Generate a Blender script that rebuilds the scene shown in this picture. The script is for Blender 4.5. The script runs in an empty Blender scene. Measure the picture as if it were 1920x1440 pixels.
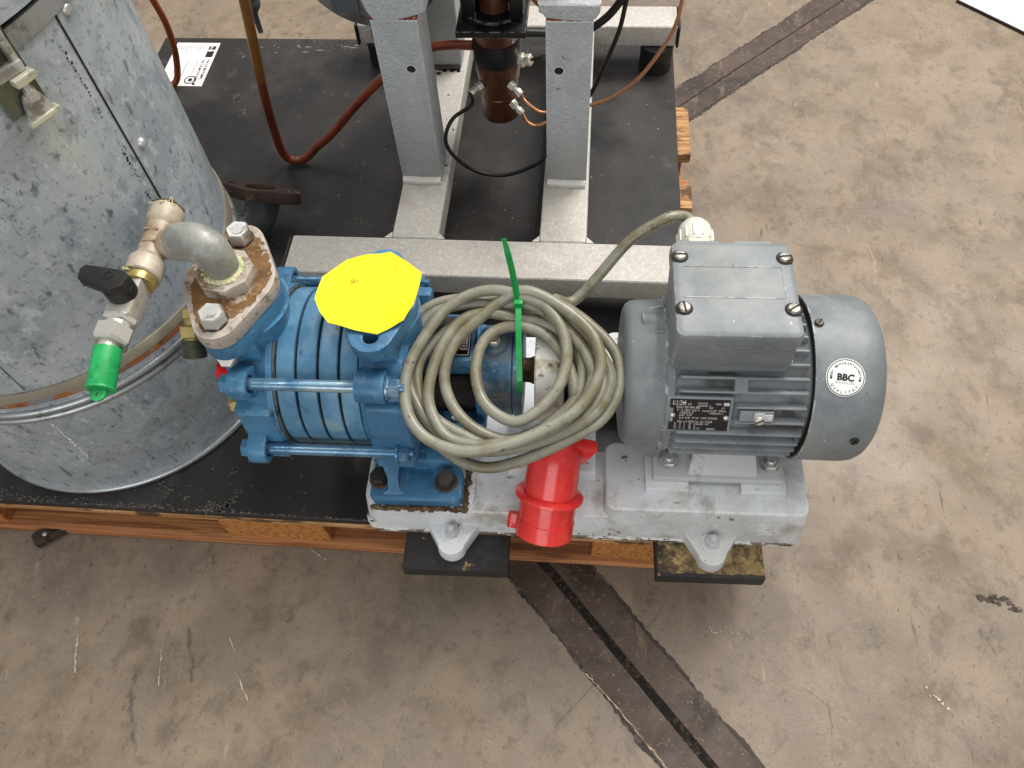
import bpy, bmesh, math, random
from mathutils import Matrix, Vector
random.seed(7)
R = math.radians
SC = bpy.context.scene
COL = SC.collection
GZ = 0.104          # height of the board on the pallet above the floor: all builders below count z from the board's top

# ------------------------------------------------------------------ camera
cam = bpy.data.objects.new('camera', bpy.data.cameras.new('camera'))
COL.objects.link(cam)
rx = Vector((0.9960066, 0.0778269, -0.0437474)); ry = Vector((0.0426885, -0.8455043, -0.5322595)); rz = Vector((-0.0784127, 0.5282664, -0.8454502))
m3 = Matrix((rx, -ry, -rz)).transposed()
cam.matrix_world = Matrix.Translation((-0.144673, -0.335098, 0.85 + GZ)) @ m3.to_4x4()
cam.data.sensor_width = 36.0
cam.data.lens = 1477.0 / 1920 * 36
cam.data.clip_start = 0.02; cam.data.clip_end = 200
SC.camera = cam

# ------------------------------------------------------------------ light of the hall
w = bpy.data.worlds.new("World"); SC.world = w; w.use_nodes = True
bg = w.node_tree.nodes['Background']; bg.inputs[0].default_value = (0.97, 0.98, 1.0, 1); bg.inputs[1].default_value = 0.41
def area(name, loc, target, sx, sy, power, col):
    l = bpy.data.lights.new(name, 'AREA'); l.shape = 'RECTANGLE'; l.size = sx; l.size_y = sy; l.energy = power; l.color = col
    o = bpy.data.objects.new(name, l); COL.objects.link(o); o.location = loc
    o.rotation_euler = (Vector(target) - Vector(loc)).to_track_quat('-Z', 'Y').to_euler()
    return o
area('skylight_lamp', (1.5, 2.6, 4.2), (-0.1, 0.3, 0), 1.9, 1.9, 200, (1.0, 0.97, 0.93))
area('door_lamp', (-0.6, -4.5, 2.2), (-0.1, 0.1, 0), 3.5, 2.4, 85, (0.95, 0.975, 1.0))
for k, (x, pw) in enumerate(((-1.6, 34), (0.35, 40), (2.3, 30))):
    area('tube_lamp', (x, 1.2, 3.4), (x, 1.2, 0), 0.16, 3.6, pw, (1.0, 0.98, 0.95))
SC.view_settings.view_transform = 'Standard'; SC.view_settings.look = 'None'
SC.view_settings.exposure = 0.0; SC.view_settings.gamma = 1.0

# ------------------------------------------------------------------ materials
def srgb(h):
    if isinstance(h, str):
        h = h.lstrip('#'); c = [int(h[i:i + 2], 16) / 255 for i in (0, 2, 4)]
    else: c = [v / 255 for v in h]
    return tuple((v / 12.92 if v <= .04045 else ((v + .055) / 1.055) ** 2.4) for v in c) + (1,)
def mat(name, base, rough=0.5, metal=0.0, layers=(), bump=(), rvar=0.0, rscale=30, coat=0.0, spec=0.5, trans=0.0, ior=1.45, mvar=None, edge=None):
    """layers: (colour, scale, lo, hi, detail, distortion, stretch, amount)   bump: (scale, strength, distance, stretch)"""
    m = bpy.data.materials.new(name); m.use_nodes = True
    nt = m.node_tree; N = nt.nodes; L = nt.links; b = N['Principled BSDF']
    tc = N.new('ShaderNodeTexCoord')
    def noise(scale, detail=4, dist=0.0, stretch=None, rough=0.66):
        src = tc.outputs['Object']
        if stretch:
            mp = N.new('ShaderNodeMapping'); mp.inputs['Scale'].default_value = stretch[:3]
            if len(stretch) > 3: mp.inputs['Rotation'].default_value = (0, 0, R(stretch[3]))
            L.new(src, mp.inputs[0]); src = mp.outputs[0]
        n = N.new('ShaderNodeTexNoise'); n.inputs['Scale'].default_value = scale; n.inputs['Detail'].default_value = detail
        n.inputs['Roughness'].default_value = rough; n.inputs['Distortion'].default_value = dist * .35
        L.new(src, n.inputs['Vector']); return n.outputs['Fac']
    def ramp(fac, lo, hi, amount=1.0):
        r = N.new('ShaderNodeMapRange'); r.inputs['From Min'].default_value = lo; r.inputs['From Max'].default_value = hi
        r.inputs['To Max'].default_value = amount; r.interpolation_type = 'SMOOTHSTEP'; L.new(fac, r.inputs['Value']); return r.outputs['Result']
    rgb = N.new('ShaderNodeRGB'); rgb.outputs[0].default_value = srgb(base); col = rgb.outputs[0]
    mfac = None
    for ly in layers:
        c, sc, lo, hi = ly[:4]; det = ly[4] if len(ly) > 4 else 5; dis = ly[5] if len(ly) > 5 else 0
        st = ly[6] if len(ly) > 6 else None; am = ly[7] if len(ly) > 7 else 1.0
        f = ramp(noise(sc, det, dis, st), lo, hi, am)
        mx = N.new('ShaderNodeMix'); mx.data_type = 'RGBA'; L.new(f, mx.inputs['Factor'])
        L.new(col, mx.inputs[6]); mx.inputs[7].default_value = srgb(c); col = mx.outputs[2]
        if mvar and len(ly) > 8 and ly[8]:
            mfac = f if mfac is None else mfac
    if edge:        # worn edges: (colour, radius, noise scale, lo, hi, amount)
        bv = N.new('ShaderNodeBevel'); bv.samples = 6; bv.inputs['Radius'].default_value = edge[1]
        ge = N.new('ShaderNodeNewGeometry'); dt = N.new('ShaderNodeVectorMath'); dt.operation = 'DOT_PRODUCT'
        L.new(bv.outputs[0], dt.inputs[0]); L.new(ge.outputs['Normal'], dt.inputs[1])
        r = N.new('ShaderNodeMapRange'); r.inputs['From Min'].default_value = .995; r.inputs['From Max'].default_value = .90; L.new(dt.outputs['Value'], r.inputs['Value'])
        f = ramp(noise(edge[2], 6), edge[3], edge[4], edge[5]); mu = N.new('ShaderNodeMath'); mu.operation = 'MULTIPLY'
        L.new(r.outputs[0], mu.inputs[0]); L.new(f, mu.inputs[1])
        mx = N.new('ShaderNodeMix'); mx.data_type = 'RGBA'; L.new(mu.outputs[0], mx.inputs['Factor']); L.new(col, mx.inputs[6]); mx.inputs[7].default_value = srgb(edge[0]); col = mx.outputs[2]
    L.new(col, b.inputs['Base Color'])
    b.inputs['Metallic'].default_value = metal; b.inputs['Roughness'].default_value = rough
    b.inputs['Specular IOR Level'].default_value = spec; b.inputs['Coat Weight'].default_value = coat
    b.inputs['Transmission Weight'].default_value = trans; b.inputs['IOR'].default_value = ior
    if mfac is not None:
        inv = N.new('ShaderNodeMapRange'); inv.inputs['To Min'].default_value = metal; inv.inputs['To Max'].default_value = mvar[0]
        L.new(mfac, inv.inputs['Value']); L.new(inv.outputs[0], b.inputs['Metallic'])
    if rvar:
        f = noise(rscale, 5); r = N.new('ShaderNodeMapRange'); r.inputs['From Min'].default_value = .3; r.inputs['From Max'].default_value = .7
        r.inputs['To Min'].default_value = max(.02, rough - rvar); r.inputs['To Max'].default_value = min(1, rough + rvar)
        L.new(f, r.inputs['Value']); L.new(r.outputs[0], b.inputs['Roughness'])
    prev = None
    for bp in bump:
        n = noise(bp[0], 4, 0, bp[3] if len(bp) > 3 else None)
        bn = N.new('ShaderNodeBump'); bn.inputs['Strength'].default_value = bp[1]; bn.inputs['Distance'].default_value = bp[2]
        L.new(n, bn.inputs['Height'])
        if prev: L.new(prev, bn.inputs['Normal'])
        prev = bn.outputs[0]
    if prev: L.new(prev, b.inputs['Normal'])
    return m

DIRT = '#4a4236'
MAT = dict(
 concrete=mat('concrete', '#857664', .54, 0, [('#94836f', 8, .46, .60, 10, .4, None, .75), ('#6d5e4b', 10, .49, .62, 10, .5, None, .6), ('#6c6157', 1.5, .46, .60, 5, .4, None, .7), ('#958572', 1.1, .50, .64, 4, .3, None, .5),
    ('#94826b', 19, .50, .62, 10, .6, (1, .7, 1, 35), .45), ('#5f5346', 23, .52, .64, 10, .6, (1, .7, 1, 25), .5), ('#917f69', 80, .52, .64, 7, .4, None, .45), ('#564a3b', 60, .56, .66, 8, .4, None, .4),
    ('#3b332a', 190, .65, .69, 4, 0, (1, .6, 1), .65), ('#c0b39d', 260, .67, .72, 3, 0, None, .5), ('#463c31', 44, .645, .685, 8, 2.0, (1, .22, 1, -40), .6), ('#b3a389', 60, .65, .69, 8, 2.0, (1, .22, 1, 50), .4), ('#5a4f43', 420, .56, .66, 3, 0, None, .35)],
    [(420, .25, .001), (180, .2, .002), (25, .15, .004)], .16, 5),
 steel_strip=mat('steel_strip', '#4a3b31', .55, .08, [('#55463b', 12, .44, .6, 9), ('#342a24', 7, .48, .62, 8), ('#7d6852', 26, .58, .66, 9, .4, (1, .3, 1, -48), .6), ('#77685c', 160, .56, .66, 5, 0, None, .55), ('#a08f7c', 220, .66, .70, 3, 0, None, .6)],
    [(200, .25, .001)], .15, 40),
 dirt_fill=mat('dirt_fill', '#1f1914', .9, 0, [('#43382c', 120, .5, .62, 6), ('#8a7f6c', 260, .66, .70, 3, 0, None, .8)], [(250, .8, .004)]),
 stain=mat('stain', '#413932', .6, 0, [('#574d44', 60, .45, .6, 6)]),
 joint=mat('joint', '#3f3730', .7, 0, [('#5a5045', 30, .48, .6, 9), ('#2c2621', 70, .52, .62, 7), ('#8b7d6b', 150, .64, .69, 5)], [(120, .5, .003)]),
 board=mat('board', '#292624', .5, 0, [('#383432', 6, .44, .62, 6), ('#55514d', 20, .60, .72, 8, 1, None, .55), ('#8f8a82', 55, .68, .72, 6, 1.5, None, .55), ('#a29d94', 190, .71, .74, 2, 0, None, .6), ('#1b1917', 3.5, .48, .62, 4)],
    [(700, .14, .0006), (60, .05, .001)], .16, 12, spec=.42),
 board_edge=mat('board_edge', '#1c1a18', .7, 0, [('#8a8072', 120, .68, .76, 4, 0, (1, 1, 1), .6)]),
 wood=mat('wood', '#b98a58', .7, 0, [('#97683a', 14, .42, .6, 6, 1.0, (.25, 6, 6)), ('#d0a46e', 22, .48, .62, 5, .5, (.2, 7, 7)), ('#3b281b', 11, .50, .58, 8, .8, (1.2, 2, 3), .85), ('#3a2417', 60, .56, .66, 5, 0, (.2, 4, 4), .6)],
    [(60, .3, .002, (.15, 3, 3))], .1, 20),
 wood_red=mat('wood_red', '#b3754a', .72, 0, [('#84502c', 14, .42, .6, 6, 1.0, (.25, 6, 6)), ('#c48a56', 20, .5, .64, 5, .5, (.2, 7, 7), .8), ('#40281a', 7, .55, .66, 6, .6, (.6, 3, 3), .7)],
    [(60, .3, .002, (.15, 3, 3))], .1, 20),
 chipboard=mat('chipboard', '#b9793c', .8, 0, [('#8a5526', 150, .45, .62, 4, .5, (1, 1, 2)), ('#dba968', 190, .56, .7, 4, .5, (2, 1, 1)), ('#5f3a1c', 110, .64, .74, 4)], [(160, .6, .002)]),
 scuff=mat('scuff', '#5f5b55', .7, 0, [('#4a4743', 90, .45, .58, 6)]),
 mark=mat('mark', '#bdb3a3', .6, 0, [('#94866f', 160, .44, .58, 6)]),
 worn=mat('worn', '#a8957b', .5, .1, [('#6b5d4e', 120, .44, .58, 6)]),
 spall=mat('spall', '#4a4036', .8, 0, [('#2e2720', 120, .46, .6, 6), ('#7b6e5e', 160, .56, .64, 6)], [(160, .6, .003)]),
 crack=mat('crack', '#655a4f', .7, 0, [('#7d7164', 80, .42, .58, 6)]),
 old_wood=mat('old_wood', '#3b3127', .85, 0, [('#191410', 90, .45, .6, 5, 1, (.4, 1, 1)), ('#77695a', 120, .6, .72, 4, .6, (.3, 1, 1))], [(90, .8, .003)]),
 galv=mat('galv', '#bcc3c7', .38, .25, [('#98a1a7', 7, .42, .58, 9, .4, None, .75), ('#b2bbc0', 18, .49, .60, 10, .6, (1, 1, .7), .8), ('#868f96', 26, .52, .62, 10, .6, None, .6), ('#c6ced2', 40, .56, .63, 10, .7, (1, 1, .6), .7),
    ('#4c5459', 110, .58, .66, 8, .6, (1, 1, .4), .7), ('#5a6268', 170, .56, .64, 6, .2, None, .5), ('#93917a', 5, .54, .7, 5, .3, None, .5), ('#d8dee0', 120, .60, .66, 6, .4, (1, 1, .5), .5)], [(70, .06, .001)], .13, 26),
 galv_rim=mat('galv_rim', '#a9adad', .35, .8, [('#75797a', 40, .5, .7, 5), ('#8c6f52', 30, .66, .78, 6, 0, None, .5)], [], .1, 60),
 gasket=mat('gasket', '#8d8674', .7, .0, [('#a9a08a', 20, .45, .7, 5, 0, (1, 1, .6))], [(120, .2, .001)]),
 rust_line=mat('rust_line', '#9a5c33', .8, 0, [('#6e3c1e', 30, .45, .6, 7), ('#8f8371', 12, .50, .60, 7, 0, None, .8), ('#777f84', 26, .56, .62, 8)], [(140, .3, .001)]),
 zinc=mat('zinc', '#c6c5c0', .34, .5, [('#8e8b82', 40, .5, .64, 7), ('#e2e2de', 90, .6, .75, 3)], [], .1, 90),
 yellow_zinc=mat('yellow_zinc', '#dcd8c4', .3, .5, [('#8b8a74', 50, .5, .7, 5)], [], .1, 90),
 dark_olive=mat('dark_olive', '#77796a', .3, .6, [('#45473a', 20, .45, .65, 5)], [], .08, 30),
 silver=mat('silver', '#b0b2b2', .46, .15, [('#b9bbbb', 120, .46, .62, 6, 0, None, .7), ('#94989a', 9, .50, .66, 7, 0, None, .4), ('#b0aa9f', 8, .54, .68, 7, .4, None, .4), ('#d8dad9', 330, .60, .70, 3, 0, None, .5), ('#4b3d34', 42, .675, .70, 7, .4, None, .8)],
    [(260, 1.0, .0022), (80, .25, .003)], .1, 40, edge=('#e4e3de', .0022, 90, .42, .55, .8)),
 silver_beam=mat('silver_beam', '#b8b2a9', .5, .1, [('#c9c4ba', 150, .46, .62, 6, 0, None, .7), ('#a1998f', 9, .50, .64, 9, .5, None, .6), ('#dcd8d0', 300, .58, .68, 3, 0, None, .5), ('#5b5048', 70, .665, .70, 6, 0, None, .7)], [(300, .6, .0016), (90, .15, .002)], .1, 40, edge=('#ece9e2', .0035, 90, .36, .52, .75)),
 weld=mat('weld', '#d8d5cc', .45, .15, [], [(160, .4, .002)]),
 primer=mat('primer', '#8c3a32', .75, 0, [('#e2dcd2', 110, .58, .66, 4), ('#5d241f', 60, .5, .66, 5)], [(160, .4, .002)]),
 black_steel=mat('black_steel', '#191716', .32, .2, [('#0f0e0d', 20, .45, .6, 5), ('#7d786f', 45, .645, .69, 7, .6, None, .8)], [(90, .25, .002)], .15, 40, edge=('#a9a49a', .0022, 70, .45, .55, .85)),
 bronze=mat('bronze', '#5c3a28', .28, .4, [('#38221a', 22, .45, .66, 5, .5, (1, 1, .3)), ('#6f4228', 18, .52, .72, 6, .6, (1, 1, .3), .8), ('#171110', 40, .66, .72, 5)], [(120, .08, .001)], .12, 40),
 black_band=mat('black_band', '#201e22', .38, .4, [('#36323a', 20, .45, .7, 5, .4, (1, 1, .2))], [], .1, 50),
 rubber=mat('rubber', '#262422', .75, 0, [('#3c3936', 25, .5, .75, 6), ('#b9955c', 34, .66, .72, 7, .5, None, .75)], [(90, .3, .002)]),
 rubber_gold=mat('rubber_gold', '#2e2a24', .8, 0, [('#8f774c', 13, .44, .58, 10, .2, (1, 1, .1), .85), ('#c0a469', 60, .50, .62, 9, .2, None, .6), ('#3a3027', 38, .50, .60, 9, .2, None, .75), ('#a68a58', 190, .54, .62, 5, 0, None, .5)], [(110, .35, .002)]),
 rubber_foot=mat('rubber_foot', '#191818', .55, 0, [('#2e2c2b', 30, .5, .7, 5)], [(90, .15, .002)]),
 blue=mat('blue', '#3c6c8e', .36, .03, [('#4a80a3', 14, .44, .62, 6), ('#2b597a', 26, .52, .64, 7, .3, None, .65), ('#6f99b6', 70, .58, .68, 6, .6, None, .5), ('#39382f', 46, .66, .69, 9, .4, None, .7), ('#27506f', 130, .58, .68, 5, 0, None, .5)],
    [(260, .26, .0012), (70, .16, .0025)], .1, 30, edge=('#7ea7c4', .002, 60, .44, .58, .6)),
 blue_ring=mat('blue_ring', '#52809f', .32, .05, [('#6593b1', 14, .44, .62, 6), ('#3e6f92', 30, .52, .64, 7, .3, None, .6), ('#8aa3a8', 18, .57, .68, 8, .6, None, .65), ('#575342', 60, .645, .68, 9, 1, None, .75), ('#2d4a5c', 90, .65, .69, 5, 1, (1, .3, 1), .7)],
    [(200, .06, .001)], .09, 30, edge=('#2c4a60', .0012, 60, .5, .6, .5)),
 blue_rod=mat('blue_rod', '#6d8da3', .24, .45, [('#436d8e', 30, .44, .6, 6), ('#aebfc2', 30, .52, .64, 7, .4, (.2, 1, 1), .8)], [], .08, 60),
 blue_grimy=mat('blue_grimy', '#326080', .45, .03, [('#6d6654', 18, .50, .62, 9, .3, None, .7), ('#244861', 30, .5, .62, 7), ('#7fa0b4', 50, .58, .66, 7, 0, None, .5), ('#3a3428', 60, .60, .66, 8, 0, None, .75)], [(240, .35, .0014), (60, .2, .002)], .1, 30, edge=('#7ea7c4', .002, 60, .44, .58, .5)),
 groove=mat('groove', '#1c1a16', .9, 0, [('#4d412e', 60, .6, .68, 6)]),
 seal=mat('seal', '#5e6361', .6, .2, [('#2d2a25', 60, .5, .66, 5)]),
 rust_flange=mat('rust_flange', '#b0a69b', .7, .12, [('#80603c', 17, .56, .60, 10, .3, None, .85), ('#5e4427', 70, .54, .64, 9, .3, None, .65), ('#c6bcb0', 80, .55, .66, 7, .3, None, .7), ('#94734b', 200, .56, .64, 5, 0, None, .45)], [(240, .55, .0014), (60, .25, .002)], edge=('#d5cbc0', .002, 60, .38, .52, .8)),
 rust_patch=mat('rust_patch', '#7a5a37', .85, 0, [('#5c4226', 60, .46, .60, 9), ('#94744b', 120, .52, .62, 7, 0, None, .8), ('#b3a797', 26, .54, .60, 9, 0, None, .8), ('#c3b8ab', 90, .60, .68, 6, 0, None, .7)], [(220, .8, .002)]),
 malleable=mat('malleable', '#a2a29c', .52, .3, [('#888882', 26, .45, .62, 7), ('#bcb9b0', 60, .55, .66, 7, .4, None, .7), ('#6a655b', 18, .56, .68, 8, 0, None, .5)], [(180, .2, .001)], .1, 50),
 brass_old=mat('brass_old', '#b6aa97', .5, .12, [('#97836a', 26, .45, .62, 8), ('#cfc2b0', 22, .49, .62, 8, .3, None, .8), ('#574836', 50, .585, .67, 8, 0, None, .7)], [(220, .3, .0012)], .12, 50),
 brown_plug=mat('brown_plug', '#5e4c3c', .75, .1, [('#463629', 50, .45, .65, 5)], [(200, .2, .001)]),
 screw_grey=mat('screw_grey', '#8d8981', .4, .5, [('#5d574d', 90, .48, .62, 6)]),
 nickel=mat('nickel', '#cdc8bf', .28, .55, [('#8d8476', 40, .5, .7, 5)], [], .08, 70),
 sealant=mat('sealant', '#cfcba0', .8, 0, [('#9ba06f', 90, .5, .66, 5)], [(200, .6, .002)]),
 brass=mat('brass', '#b8a468', .32, .6, [('#7d6a3c', 50, .5, .7, 5)], [], .1, 70),
 green=mat('green', '#1fa55a', .45, 0, [('#159049', 40, .46, .62, 6), ('#3fb375', 90, .56, .66, 6, 0, None, .5), ('#0b3a20', 90, .645, .675, 6, 0, None, .85)], [(150, .08, .001)]),
 green_tie=mat('green_tie', '#0a8a3e', .38, 0, [('#13994c', 60, .5, .7, 4)], []),
 black_plastic=mat('black_plastic', '#201f1e', .42, 0, [('#34322f', 40, .55, .75, 6)], [(260, .12, .0008)], .1, 40),
 red_plug=mat('red_plug', '#e23a36', .22, 0, [('#c81e21', 14, .46, .6, 6, 0, None, .7), ('#e8504c', 90, .60, .68, 6, 0, (1, .3, 1), .4), ('#7d1a18', 120, .665, .69, 5, 0, None, .6)], [(60, .03, .001)], .05, 30, coat=.2),
 red_dot=mat('red_dot', '#e01818', .4),
 cable=mat('cable', '#898778', .30, 0, [('#726b54', 14, .44, .6, 7), ('#93917f', 22, .52, .64, 6, 0, None, .6), ('#6b5a38', 30, .60, .68, 8, .5, None, .55), ('#38322a', 120, .635, .68, 6, .4, None, .7)], [(60, .06, .001)], .08, 40),
 yellow=mat('yellow', '#f3e000', .6, 0, [('#e6cf00', 18, .46, .62, 7), ('#c0a514', 34, .58, .68, 9, .3, None, .55), ('#7d6a1c', 70, .645, .675, 8, .3, None, .65)], [(22, .35, .004), (120, .15, .001)]),
 base_paint=mat('base_paint', '#d3d6d8', .44, 0, [('#dcdddc', 18, .46, .62, 7), ('#b0afaa', 9, .49, .62, 8, .5, None, .6), ('#8f8573', 14, .54, .66, 10, .5, None, .6), ('#6b563f', 50, .635, .665, 9, .3, None, .85), ('#e4e4e2', 70, .60, .68, 7, .2, None, .5), ('#332a22', 150, .665, .695, 5, 0, None, .75)],
    [(220, .25, .0014), (50, .2, .003)], .1, 30, edge=('#efefec', .003, 45, .40, .54, .7)),
 base_chip=mat('base_chip', '#d9d9d6', .6, 0, [('#77624e', 30, .50, .54, 10, .3, (1, 2, 2), .95), ('#46372a', 70, .54, .60, 8, .3, None, .85)], [(150, .5, .002)]),
 dirt_rust=mat('dirt_rust', '#5d4a36', .9, 0, [('#8b7453', 110, .5, .68, 6), ('#2e241b', 60, .52, .68, 6)], [(190, .9, .004)]),
 foot_grey=mat('foot_grey', '#b9bbbb', .45, 0, [('#c0c2c2', 16, .46, .62, 7), ('#857f6d', 16, .54, .64, 9, .6, None, .65), ('#3d382f', 90, .64, .68, 6, 0, None, .7)], [(220, .14, .001)], .08, 30),
 motor=mat('motor', '#757a7c', .50, .02, [('#848889', 9, .46, .62, 7), ('#686d6f', 14, .50, .62, 7, .3, None, .65), ('#928d80', 9, .54, .66, 9, .6, None, .5), ('#c4c7c6', 150, .685, .71, 5, 0, (1, .5, .5), .7), ('#3f3d37', 130, .675, .70, 6, 0, None, .6)],
    [(260, .14, .0008), (60, .06, .001)], .09, 26, edge=('#c9cccc', .003, 60, .50, .56, .85)),
 motor_fin=mat('motor_fin', '#83878a', .45, .03, [('#938f83', 13, .48, .62, 9, .6, None, .6), ('#6b7072', 22, .48, .62, 7, .3, None, .6), ('#35332e', 80, .61, .68, 7, .4, None, .65)], [(240, .14, .001)], .09, 26, edge=('#aeb1b0', .0014, 40, .45, .6, .5)),
 motor_core=mat('motor_core', '#7b7f82', .6, .05, [('#3d3c38', 18, .45, .65, 8, .6), ('#7a766b', 24, .56, .72, 7, .5, None, .6)], [(240, .14, .001)]),
 grime_shade=mat('grime_shade', '#2c2a26', .8, .05, [('#1b1a18', 20, .45, .65, 5)]),  # dark tone for grime and for shade painted into holes and recesses
 dark_screw=mat('dark_screw', '#4b463f', .45, .7, [('#2f2a25', 60, .5, .7, 5), ('#7d7263', 80, .6, .72, 5)], [(240, .2, .001)]),
 nylon=mat('nylon', '#d6d3c4', .5, 0, [('#bcb8a4', 30, .5, .7, 6), ('#5b5647', 120, .7, .745, 4, 0, (1, 1, .15), .7)], [(150, .06, .001)]),
 plate_black=mat('plate_black', '#140f10', .35, 0, [('#2a2324', 40, .5, .75, 5)]),
 print_white=mat('print_white', '#c9bfbc', .5), print_black=mat('print_black', '#1b1a1b', .5), print_grey=mat('print_grey', '#9b9794', .6),
 sticker=mat('sticker', '#f1f1ea', .4), label=mat('label', '#f4efec', .45, 0, [('#e9dfdb', 9, .5, .7, 4)]),
 shaft=mat('shaft', '#7d654b', .5, .6, [('#4a3524', 40, .45, .66, 7, .5), ('#c2ab8b', 60, .58, .7, 6)], [(120, .3, .002)]),
 hub=mat('hub', '#cfcdc4', .5, 0, [('#9a9070', 30, .50, .58, 9, 1.0, (.5, 1, 1), .85), ('#d8d5ca', 20, .5, .64, 6), ('#6a6149', 60, .58, .64, 8)], [(120, .12, .001)]),
 copper=mat('copper', '#b27a58', .3, .6, [('#8a4a2b', 30, .5, .7, 5)], [], .08, 60),
 black_hose=mat('black_hose', '#161514', .4, 0),
 amber=mat('amber', '#8a5a20', .35, 0, [('#7a4515', 10, .45, .65, 4)], [], 0, 30, coat=.2),
 redbrown=mat('redbrown', '#7c3619', .35, 0, [('#57200f', 12, .45, .65, 5), ('#8a4a22', 20, .62, .75, 5)], [], 0, 30, coat=.2),
 vessel=mat('vessel', '#8a8581', .42, .3, [('#4a4644', 8, .45, .65, 4)], [(200, .05, .001)]),
 grey_plastic=mat('grey_plastic', '#555a5e', .5),
 rust_dark=mat('rust_dark', '#3c2c25', .75, .2, [('#6b5a4a', 40, .56, .68, 7, .5), ('#a89c8c', 70, .69, .73, 6, .6), ('#22150f', 24, .5, .66, 5)], [(160, .4, .002)]),
 pipe_black=mat('pipe_black', '#6c6e6f', .3, .5, [('#5c6062', 26, .55, .72, 5)], [(160, .1, .001)]),
 white_panel=mat('white_panel', '#d9d7d4', .5, 0, [('#c5c1bb', 12, .5, .7, 6)]),
)

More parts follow.
